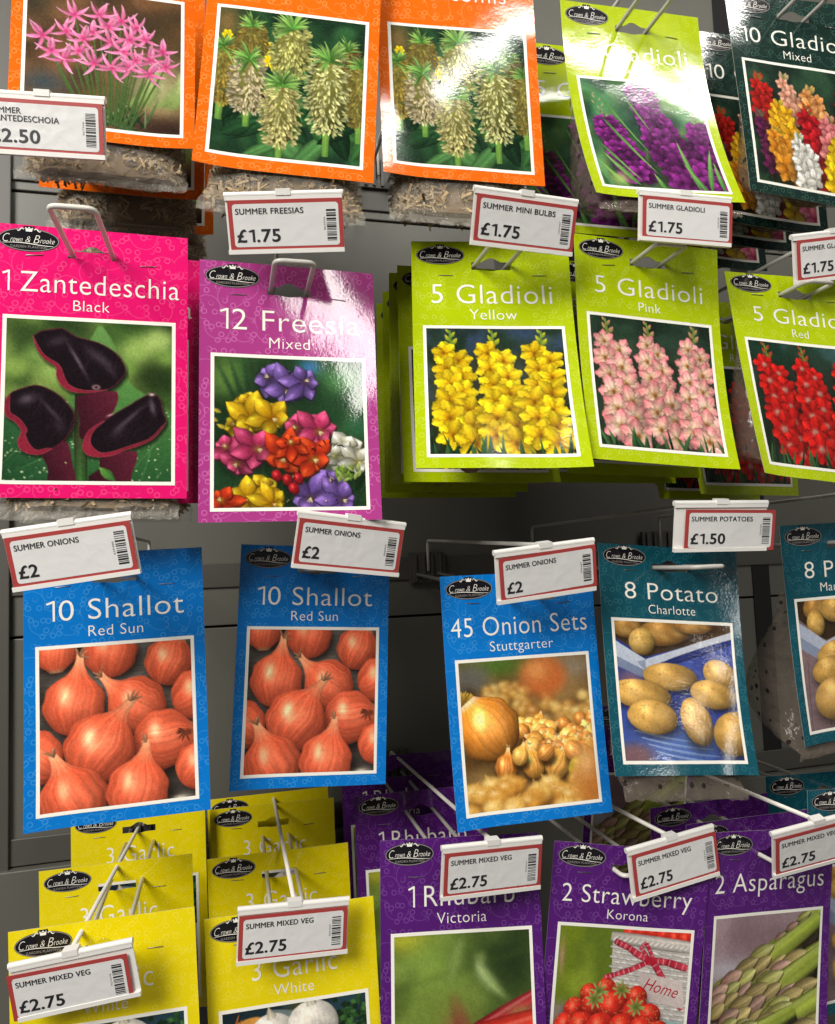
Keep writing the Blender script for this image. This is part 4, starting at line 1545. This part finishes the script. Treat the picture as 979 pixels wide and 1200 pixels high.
#            x        y       z       yaw      pitch    roll     bend     twist    H       pic top  pic bottom
POSE = {
    "nerine": [-0.0964, 0.6472, 0.5937, -0.0247, 0.0056, 0.0161, 0.009, -0.0011, 0.2235, 0.3618, 0.9557],
    "eucomisA": [0.0681, 0.611, 0.5625, -0.1363, -0.076, 0.0731, 0.0009, -0.002, 0.2314, 0.3321, 0.9534],
    "eucomisB": [0.213, 0.6117, 0.5734, -0.1158, -0.0679, 0.0049, 0.0006, -0.0035, 0.231, 0.332, 0.9553],
    "purple": [0.3946, 0.6058, 0.5446, -0.0396, -0.0068, -0.0068, 0.0448, 0.0026, 0.2207, 0.361, 0.957],
    "mixed": [0.5658, 0.5829, 0.5651, -0.0728, -0.065, 0.0127, -0.0033, -0.0109, 0.2217, 0.3419, 0.9548],
    "zant": [-0.1062, 0.6257, 0.2849, -0.0187, -0.0013, 0.0171, 0.0005, -0.0003, 0.222, 0.3358, 0.9516],
    "freesia": [0.0531, 0.6256, 0.2651, 0.005, -0.0548, 0.0193, 0.0008, 0.0082, 0.2253, 0.3616, 0.9607],
    "yellow": [0.2432, 0.6291, 0.3037, -0.201, -0.1317, 0.0275, 0.032, -0.0009, 0.2313, 0.3829, 0.956],
    "pink": [0.3943, 0.602, 0.3033, -0.0576, -0.0396, 0.0638, 0.0261, -0.0074, 0.2237, 0.3509, 0.9488],
    "red": [0.5548, 0.5967, 0.2768, -0.0804, -0.1451, 0.0481, 0.0034, -0.016, 0.2152, 0.3385, 0.9545],
    "shallotA": [-0.1013, 0.6954, 0.0217, -0.047, -0.0554, -0.0233, -0.0012, 0.0007, 0.231, 0.3415, 0.9551],
    "shallotB": [0.0843, 0.7407, 0.0223, -0.0462, -0.0529, 0.0632, 0.005, -0.0023, 0.2336, 0.3451, 0.9551],
    "onion": [0.2639, 0.6515, -0.0111, -0.0982, -0.0252, -0.0114, 0.0115, -0.0034, 0.2263, 0.345, 0.9556],
    "charlotte": [0.423, 0.6413, 0.0084, -0.0605, -0.1305, 0.0921, 0.0161, -0.0088, 0.2144, 0.3383, 0.9543],
    "maris": [0.6288, 0.6369, 0.0287, -0.0195, 0.031, -0.0289, 0.0039, -0.0037, 0.2254, 0.3412, 0.9542],
    "rhubarb": [0.2027, 0.6717, -0.2555, -0.1099, -0.102, 0.0364, 0.0012, 0.0038, 0.2261, 0.3551, 0.952],
    "strawberry": [0.3605, 0.6333, -0.2716, -0.1911, 0.016, 0.1352, -0.0037, -0.0042, 0.221, 0.3275, 0.952],
    "asparagus": [0.5101, 0.6249, -0.2715, 0.0515, 0.0561, 0.099, -0.0022, 0.0007, 0.2266, 0.3448, 0.952],
    "garlicA": [-0.1109, 0.6859, -0.2889, -0.1089, -0.0363, -0.0364, -0.0004, -0.0002, 0.2268, 0.35, 0.952],
    "garlicB": [0.0456, 0.6872, -0.3032, -0.0773, -0.036, -0.0245, -0.0001, 0.0034, 0.2266, 0.3447, 0.952],
}
SH = dict(kind='shavings')
PL = dict(kind='poly')
PK = {}
spec = [
    # key, card, art, title, span, subtitle, label, group, bag
    ("nerine", "orange", "nerine", "3 Nerine", (.2, .8), "Pink", "orange packet showing pink spidery flowers, behind the £2.50 ticket", None, dict(kind='shavings', low=1.17, wid=.92, depth=.06)),
    ("eucomisA", "orange", "eucomis", "3 Eucomis", (.18, .82), "", "orange packet of green pineapple-shaped flowers without glare, right of the pink spidery flowers", "orange pineapple flower packets", dict(kind='shavings', low=1.17, wid=.93, depth=.06)),
    ("eucomisB", "orange", "eucomis", "3 Eucomis", (.18, .82), "", "orange packet of green pineapple-shaped flowers with white glare on its upper right corner", "orange pineapple flower packets", dict(kind='shavings', low=1.18, wid=.95, depth=.06)),
    ("purple", "lime", "purple", "5 Gladioli", (.12, .875), "Purple", "front lime green packet of purple gladioli, its bottom edge curling forward", "lime gladioli packets", dict(kind='poly', low=1.06, depth=.075, wid=.95)),
    ("mixed", "green", "mixed", "10 Gladioli", (.08, .92), "Mixed", "front dark green packet of mixed coloured gladioli", "dark green gladioli packets", dict(kind='poly', low=1.0)),
    ("zant", "pink", "zant", "1 Zantedeschia", (.055, .955), "Black", "front hot pink packet of black calla lilies on the bare white hook end", "hot pink calla packets", dict(kind='shavings', low=1.075, wid=.93, depth=.05)),
    ("freesia", "magenta", "freesia", "12 Freesia", (.11, .905), "Mixed", "magenta packet of mixed colour freesias", None, dict(kind='shavings', low=.97)),
    ("yellow", "lime", "yellow", "5 Gladioli", (.12, .875), "Yellow", "front lime green packet of yellow gladioli", "lime gladioli packets", dict(kind='poly', low=.98, depth=.03)),
    ("pink", "lime", "pink", "5 Gladioli", (.13, .88), "Pink", "front lime green packet of pink and cream gladioli", "lime gladioli packets", dict(kind='poly', low=.97)),
    ("red", "lime", "red", "5 Gladioli", (.16, .90), "Red", "front lime green packet of red gladioli", "lime gladioli packets", dict(kind='poly', low=.95, depth=.07, wid=.98)),
    ("shallotA", "blue", "shallot", "10 Shallot", (.12, .885), "Red Sun", "brighter blue packet of red shallots, above the left garlic stack", "blue shallot packets", dict(kind='poly', low=.95)),
    ("shallotB", "blue", "shallot", "10 Shallot", (.12, .885), "Red Sun", "shaded blue packet of red shallots, under the magenta freesia packet", "blue shallot packets", dict(kind='poly', low=.95)),
    ("onion", "blue", "onion", "45 Onion Sets", (.05, .94), "Stuttgarter", "blue packet of golden onion sets", None, dict(kind='poly', low=.95)),
    ("charlotte", "teal", "charlotte", "8 Potato", (.17, .84), "Charlotte", "teal packet of potatoes on a blue cloth, under the £1.50 ticket", "teal potato packets", dict(kind='poly', low=1.10, depth=.05)),
    ("maris", "teal", "maris", "8 Potato", (.17, .84), "Maris Piper", "teal packet of potatoes by a white crate, cut off by the photo's right edge", "teal potato packets", dict(kind='poly', low=1.06, depth=.105, wid=1.1)),
    ("rhubarb", "purple", "rhubarb", "1 Rhubarb", (.17, .835), "Victoria", "front purple packet of red rhubarb stalks", "purple rhubarb packets", dict(kind='milky', depth=.05)),
    ("strawberry", "purple", "strawberry", "2 Strawberry", (.075, .905), "Korona", "purple packet of strawberries with a white wicker basket", None, dict(kind='milky', depth=.05)),
    ("asparagus", "purple", "asparagus", "2 Asparagus", (.06, .93), None, "front purple packet of green asparagus spears", "purple asparagus packets", dict(kind='milky', depth=.03)),
    ("garlicA", "yellow", "garlic", "3 Garlic", (.26, .76), "White", "front yellow garlic packet of the left stack, behind the tilted £2.75 ticket", "yellow garlic packets", dict(kind='poly', low=.95, depth=.03)),
    ("garlicB", "yellow", "garlic", "3 Garlic", (.26, .76), "White", "front yellow garlic packet of the right stack, left of the rhubarb", "yellow garlic packets", dict(kind='poly', low=.95, depth=.03)),
]
for i, (k, c, a, t, ts, su, lb, gr, bg) in enumerate(spec):
    PK[k] = make_packet(POSE[k], c, a, t, ts, su, lb, gr, bg, seed=i, home=(k == "strawberry"))

ORD = ["second", "third", "fourth", "fifth", "sixth"]


def stack(key, what, offs):
    for i, (dy, kw) in enumerate(offs):
        back_copy(PK[key], dy, f"{what}, {ORD[i]} from the front of its hook", **kw)


stack("yellow", "lime green packet of yellow gladioli", [(.062, dict(dx=.000, yaw=.08, pitch=.06)), (.082, dict(dx=-.004, yaw=.02, dz=.002, pitch=.07)), (.130, dict(dx=-.001, yaw=.03, pitch=.09)), (.160, dict(dx=-.002, pitch=.10, dz=-.002))])
stack("pink", "lime green packet of pink gladioli", [(.055, dict(yaw=.03, pitch=.05, roll=-.03)), (.11, dict(dx=.004, pitch=.06, roll=-.05))])
stack("red", "lime green packet of red gladioli", [(.075, dict(dx=-.012, yaw=.06, pitch=.13, roll=-.05)), (.13, dict(dx=-.02, yaw=.02, pitch=.12, roll=-.04))])
stack("purple", "lime green packet of purple gladioli", [(.06, dict(dx=-.012, yaw=-.16, pitch=.05, roll=.12)), (.17, dict(dx=-.012, pitch=.04, roll=.02))])
stack("mixed", "dark green packet of mixed gladioli", [(.055, dict(dx=.0, pitch=.01)), (.10, dict(dx=-.006)), (.16, dict(dx=.004, pitch=-.02))])
stack("nerine", "orange packet of pink spidery flowers", [(.085, dict(dx=.005, dz=-.002)), (.16, dict(dx=.012, pitch=.02))])
stack("zant", "hot pink packet of black calla lilies", [(.045, dict(dx=.008))])
stack("garlicA", "yellow garlic packet of the left stack", [(.138, dict(dx=-.009, roll=.01, dz=-.004)), (.245, dict(dx=-.000, yaw=.02, roll=.02, dz=.016))])
stack("garlicB", "yellow garlic packet of the right stack", [(.138, dict(dx=-.002, roll=.005)), (.250, dict(dx=-.002, roll=.015, dz=.016)), (.275, dict(dx=-.006, dz=.022))])
stack("rhubarb", "purple packet of rhubarb stalks", [(.15, dict(dx=.000, roll=-.05, pitch=.05)), (.265, dict(dx=.002, roll=-.05, dz=.012))])
stack("asparagus", "purple packet of asparagus spears", [(.038, dict(dx=.002, roll=-.08, yaw=-.03)), (.095, dict(dx=-.002, roll=-.10, yaw=-.05))])
deep = back_copy(PK["asparagus"], 0, "purple asparagus packet deep on the hook behind the strawberry packet")
deep.location = at(757, 828, .80)
# two teal potato packets at the right, low, on the next hook
pA = make_packet([*at(971, 928, .66), -.02, 0, .05, 0, 0, .2254, .3412, .9542], "teal", "maris", "8 Potato", (.17, .84), "Maris Piper",
                 "teal packet seen by its top left corner, beside the right-hand asparagus ticket", "teal potato packets", None, seed=41, n=60)
pA.location.x += .05
pB = back_copy(pA, .06, "darker teal packet behind the low teal packet beside the asparagus ticket", dx=-.002, roll=-.02)

# ------------------------------------------------------------------ hooks
YP = 0.990                                       # front face of the back panel


def hook(key, label_tip, label, ytip=None, arm=True, white=False, droop=0.0, lab=None):
    x, y, z, yaw, pitch, roll, bend, twist, H, pt, pb = POSE[key]
    hole = Euler((pitch, roll, yaw), 'YXZ').to_matrix() @ Vector((0, 0, -.285 * pt * H)) + Vector((x, y, z))
    if lab is not None and LAB[lab][2] - .047 * math.cos(LAB[lab][4]) < hole.z + .004:
        ytip = max(ytip, LAB[lab][1] + (LAB[lab][2] - hole.z) * math.tan(LAB[lab][4]) + .0055)
    hook_at(hole.x, hole.z + .0005, label_tip, label, ytip, arm, white, droop)


def hook_at(hx, hz, tip, label, ytip=.56, arm=True, white=False, droop=0.0):
    root = empty("display_hook", (hx, YP, hz))
    tag(root, label, "display hook", "wire hooks on the display panel")
    R, hw = .0021, .0155
    mat = WIRE_W if white else WIRE
    yt = ytip - YP
    V, Fc = [], []
    path = fillet([(-hw, -.006, droop), (-hw, yt, 0), (hw, yt, 0), (hw, -.006, droop)], .007, 5)
    tube(V, Fc, path, R, 12)
    mesh_obj("prong_loop", V, Fc, mat, root, smooth=True)
    V, Fc = [], []
    box(V, Fc, -.026, .026, -.010, -.004, -.012 + droop, .030 + droop)
    for k in (-.018, -.006, .006, .018):
        box(V, Fc, k - .0022, k + .0022, -.0135, -.010, -.010 + droop, .028 + droop)
    mesh_obj("mount_plate", V, Fc, STEEL2, root)
    if arm:
        tx, ty, tz = tip[0] - hx, tip[1] - YP, tip[2] - hz
        V, Fc = [], []
        path = fillet([(0, -.0155, .004 + droop), (0, -.0155, tz + droop), (tx, ty + .003, tz)], .008, 5)
        tube(V, Fc, path, R * .95, 12)
        mesh_obj("label_arm", V, Fc, mat, root, smooth=True)
    return root


LAB = {"nerine": [-0.1375, 0.5952, 0.3795, -0.20, 0.2654, 0.0661], "freesia": [0.0451, 0.5708, 0.304, -0.2499, 0.3662, 0.0084],
       "minib": [0.2502, 0.553, 0.3131, 0.0109, 0.3275, 0.0312], "gladr": [0.4151, 0.5662, 0.3356, -0.0375, 0.1208, 0.014],
       "gladrr": [0.577, 0.5629, 0.3115, -0.0297, 0.2222, -0.1554], "onionA": [-0.1198, 0.5905, 0.0421, -0.181, 0.1867, -0.115],
       "onionB": [0.1003, 0.6023, 0.042, 0.1644, 0.1734, 0.1226], "onionC": [0.2647, 0.5851, 0.0133, 0.0352, 0.2073, -0.0927],
       "potato": [0.4429, 0.5806, 0.0485, -0.0671, 0.1809, 0.015], "vegA": [-0.1301, 0.6537, -0.2974, -0.1383, 0.1483, -0.1266],
       "vegB": [0.0476, 0.6607, -0.2885, 0.006, 0.0559, 0.0559], "vegC": [0.2206, 0.6288, -0.2478, 0.0323, 0.12, 0.0485],
       "vegD": [0.3897, 0.6151, -0.2601, 0.0597, 0.042, -0.0905], "vegE": [0.5178, 0.5747, -0.2484, -0.0563, 0.2817, -0.1437]}

for key, lab, name, kw in [
    ("zant", "nerine", "white hook with a bare loop end over the calla lily packet", dict(ytip=.545, white=True)),
    ("freesia", "freesia", "hook holding the freesia packet", dict(ytip=.562)),
    ("yellow", "minib", "hook holding the yellow gladioli packets", dict(ytip=.556)),
    ("pink", "gladr", "hook holding the pink gladioli packets", dict(ytip=.560)),
    ("red", "gladrr", "hook holding the red gladioli packets", dict(ytip=.560)),
    ("shallotA", "onionA", "hook holding the brighter blue shallot packet", dict(ytip=.60)),
    ("shallotB", "onionB", "hook holding the shaded blue shallot packet", dict(ytip=.615)),
    ("onion", "onionC", "hook holding the onion set packet", dict(ytip=.59, droop=.02)),
    ("charlotte", "potato", "hook holding the potatoes on blue cloth packet", dict(ytip=.575)),
    ("garlicA", "vegA", "hook holding the left garlic stack", dict(ytip=.662, white=True)),
    ("garlicB", "vegB", "hook holding the right garlic stack", dict(ytip=.668, white=True)),
    ("rhubarb", "vegC", "hook holding the rhubarb packets", dict(ytip=.632)),
    ("strawberry", "vegD", "hook holding the strawberry packet", dict(ytip=.60, white=True)),
    ("asparagus", "vegE", "hook holding the asparagus packets", dict(ytip=.575, white=True)),
]:
    hook(key, LAB[lab][:3], name, lab=None if key == 'zant' else lab, **kw)
for key, name, kw in [("nerine", "hook holding the pink spidery flower packets", {}), ("eucomisA", "hook holding the pineapple flower packet without glare", {}),
                      ("eucomisB", "hook holding the pineapple flower packet with glare", {}), ("purple", "hook holding the purple gladioli packets", {}),
                      ("mixed", "hook holding the mixed gladioli packets", {}), ("maris", "hook holding the potato packet cut off by the right edge", dict(ytip=.57))]:
    x, y, z = POSE[key][:3]
    hook(key, (x + .004, .55, z + .03), name, **{**dict(ytip=.55), **kw})
hook_at(deep.location.x, deep.location.z - .022, (0, 0, 0), "hook deep behind the strawberry packet, holding an asparagus packet", .765, False)
hook_at(pA.location.x, pA.location.z - .022, (0, 0, 0), "hook holding the low teal potato packets at the right", .60, False)

# ------------------------------------------------------------------ price labels
LW, LH = .095, .047


def rrect(x0, x1, y0, y1, r, n=6):
    P = []
    for cx, cy, a0 in ((x1 - r, y1 - r, 0), (x0 + r, y1 - r, PI / 2), (x0 + r, y0 + r, PI), (x1 - r, y0 + r, 3 * PI / 2)):
        for k in range(n + 1):
            a = a0 + PI / 2 * k / n
            P.append((cx + r * math.cos(a), cy + r * math.sin(a)))
    return P


def slab(P, y0, y1):
    n = len(P)
    V = [(x, y0, z) for x, z in P] + [(x, y1, z) for x, z in P]
    Fc = [tuple(range(n)), tuple(range(n, 2 * n))[::-1]] + [((i + 1) % n, i, n + i, n + (i + 1) % n) for i in range(n)]
    return V, Fc


def price_label(key, lines, tw, price, pw, label, seed, shift=(0, 0), rot=0.0):
    x, y, z, yaw, pitch, roll = LAB[key]
    k = .955 if key == "gladr" else 1.0           # this one stands clear of the curling packet behind it
    root = empty("price_label", (x * k, y * k, z * k), (yaw, pitch, roll))
    root.scale = (k, k, k)
    tag(root, label, "price label", "price labels on the hooks")
    V, Fc = [], []
    box(V, Fc, -LW / 2, LW / 2, .0008, .0018, -LH, -.001)
    box(V, Fc, -LW / 2, LW / 2, -.0022, .0008, -LH, -LH + .0035)          # bottom lip
    box(V, Fc, -LW / 2, LW / 2, -.0006, .0008, -.0058, -.0012)            # front tongue
    h = mesh_obj("holder", V, Fc, PLASTIC, root)
    V, Fc = [], []
    tube(V, Fc, [(-LW / 2 - .0006, .0018, -.0018), (0, .0018, -.0018), (LW / 2 + .0006, .0018, -.0018)], .0026, 14)
    mesh_obj("rolled_edge", V, Fc, PLASTIC, h)
    V, Fc = [], []
    box(V, Fc, -.006, .006, -.0012, .0068, -.0028, .0022)
    mesh_obj("arm_clip", V, Fc, PLASTIC, h)
    # ticket
    t_ = bpy.data.objects.new("ticket_pivot", None)
    bpy.data.objects.remove(t_)
    rng = random.Random(seed)
    tw0, tw1, tz0, tz1 = -LW * .488, LW * .488, -LH * .935, -LH * .125
    c, s_ = math.cos(rot), math.sin(rot)

    def T(V2, yy):
        out = []
        for a, b in V2:
            b2 = b + LH / 2
            out.append((a * c - b2 * s_ + shift[0], yy, a * s_ + b2 * c - LH / 2 + shift[1]))
        return out
    P = T(rrect(tw0, tw1, tz0, tz1, .0008, 2), 0)
    V, Fc = slab([(p[0], p[2]) for p in P], -.0014, -.0009)
    tk = mesh_obj("ticket", V, Fc, TICKET_RED, root)
    P = rrect(tw0 + .0036, tw1 - .0033, tz0 + .0024, tz1 - .0030, .0026)
    mesh_obj("ticket_panel", T(P, -.00155), [tuple(range(len(P)))], TICKET, tk)
    parts = []
    yy = tz1 - .0034 - .0032 - .0042
    for i, (ln, w) in enumerate(zip(lines, tw)):
        parts += bold(place_text(ln, -.425 * LW, -.425 * LW + w * LW, yy - i * .0058, .0043), .00016)
    parts += bold(place_text(price, -.425 * LW, -.425 * LW + pw * LW, tz0 + .0062, .0094, 0, .012), .00020)
    v2, f2, _ = merge2(parts)
    depth, tot = np.zeros(len(v2)), 0
    for i, (pv, pf, _) in enumerate(parts):
        depth[tot:tot + len(pv)] = -.00170 - .00002 * (i % 4)
        tot += len(pv)
    tv = T(v2, 0)
    mesh_obj("lettering", [(p[0], d_, p[2]) for p, d_ in zip(tv, depth)], f2, TEXT_INK, tk)
    # barcode, its bars lying flat
    bv, bf = [], []
    q = tz0 + .006
    while q < tz1 - .0075:
        hgt = rng.choice([.0005, .0005, .0009, .0014])
        b = len(bv)
        bv += [(.348 * LW, q), (.430 * LW, q), (.430 * LW, q + hgt), (.348 * LW, q + hgt)]
        bf.append((b, b + 1, b + 2, b + 3))
        q += hgt + rng.choice([.0006, .0006, .0011])
    mesh_obj("barcode", T(bv, -.0017), bf, TEXT_INK, tk)
    dg = place_text("".join(rng.choice("0234567") for _ in range(6)), -.005, .005, 0, .0013, rot=0)
    dv = np.stack([-dg[0][:, 1], dg[0][:, 0]], 1) + (.336 * LW, (tz0 + tz1) / 2)
    mesh_obj("barcode_digits", T(dv, -.0017), dg[1], TEXT_INK, tk)
    return root


ON = (("SUMMER ONIONS",), (.50,), "£2", .15)
MV = (("SUMMER MIXED VEG",), (.60,), "£2.75", .36)
GL = (("SUMMER GLADIOLI",), (.60,), "£1.75", .36)
for i, (k, spec_, lb, sh, rt) in enumerate([
    ("nerine", (("SUMMER", "ZANTEDESCHOIA"), (.255, .56), "£2.50", .40), "£2.50 ticket in front of the orange pink flower packet", (0, 0), 0),
    ("freesia", (("SUMMER FREESIAS",), (.58,), "£1.75", .37), "£1.75 ticket for summer freesias above the magenta packet", (0.001, 0), 0),
    ("minib", (("SUMMER MINI BULBS",), (.70,), "£1.75", .37), "£1.75 ticket for summer mini bulbs above the yellow gladioli", (0.001, 0), .0),
    ("gladr", GL, "£1.75 gladioli ticket with a glossy streak, below the purple gladioli", (0.002, -.0005), 0),
    ("gladrr", GL, "£1.75 gladioli ticket cut off at the edge, above the red gladioli", (.002, 0), 0),
    ("onionA", ON, "£2 onions ticket over the brighter shallot packet by the left edge", (0, 0), 0),
    ("onionB", ON, "£2 onions ticket over the shaded shallot packet, tilted down to the right", (0, 0), 0),
    ("onionC", ON, "£2 onions ticket over the golden onion set packet", (.002, 0), .02),
    ("potato", (("SUMMER POTATOES",), (.66,), "£1.50", .37), "£1.50 potatoes ticket slipped out to the right of its holder", (.009, -.002), -.01),
    ("vegA", MV, "£2.75 ticket slipped and tilted in front of the left garlic stack", (-.004, -.003), -.02),
    ("vegB", MV, "£2.75 ticket in front of the right garlic stack", (0, -.0005), 0),
    ("vegC", MV, "£2.75 ticket over the rhubarb packet", (.001, 0), .0),
    ("vegD", MV, "£2.75 ticket over the strawberry packet", (.002, 0), 0),
    ("vegE", MV, "£2.75 ticket over the asparagus packet", (.001, 0), 0),
]):
    price_label(k, *spec_, lb, 20 + i, sh, rt)

# ------------------------------------------------------------------ the display panel behind
pn = empty("display_stand", (0.2, YP, -.6))
tag(pn, "grey metal back panel that all the hooks and packets hang from", "display stand")


def pbox(name, x0, x1, y0, y1, z0, z1, mat=STEEL):
    V, Fc = [], []
    o_ = pn.location
    box(V, Fc, x0 - o_.x, x1 - o_.x, y0 - o_.y, y1 - o_.y, z0 - o_.z, z1 - o_.z)
    o = mesh_obj(name, V, Fc, mat, pn)
    bv = o.modifiers.new("soft_edge", 'BEVEL')
    bv.width = .0012
    bv.segments = 2
    return o


def zz(px, py, Y=YP):
    return float(at(px, py, Y)[2])


seams = sorted([1.1, zz(480, 262), zz(480, 722), zz(20, 1020, .975), -.75])
for i in range(len(seams) - 1):
    step = -.014 if i == 0 else 0
    pbox("sheet", -.9, 1.6, YP + step, YP + .02, seams[i] + .0015, seams[i + 1] - .0015, STEEL)
pbox("sheet_backing", -.9, 1.6, YP + .022, YP + .026, -.75, 1.1, BLACKH)
for zc in (zz(500, 665), .255, .525, -.325):
    pbox("crossbar", -.9, 1.6, YP - .0036, YP - .0002, zc - .016, zc + .016, STEEL2)
for px, w in ((-10, .022), (893, .016)):
    xx = float(at(px, 700, YP)[0])
    if px > 0:                                       # solid black strip over the sheets, its colour standing in for a gap's shade
        pbox("gap_shade_strip", xx - w, xx + w, YP - .002, YP - .0004, -.75, 1.1, BLACKH)
        continue
    pbox("upright", xx - w, xx + w, YP - .008, YP - .0038, -.75, 1.1, STEEL2)
    V, Fc = [], []
    for k in range(70):
        zc = -.72 + k * .026
        for s_ in (-.006, .006):
            box(V, Fc, xx + s_ - .0018 - pn.location.x, xx + s_ + .0018 - pn.location.x, -.0087, -.0078, zc - .006 + .6, zc + .006 + .6)
    sl = mesh_obj("slots", V, Fc, BLACKH, pn)
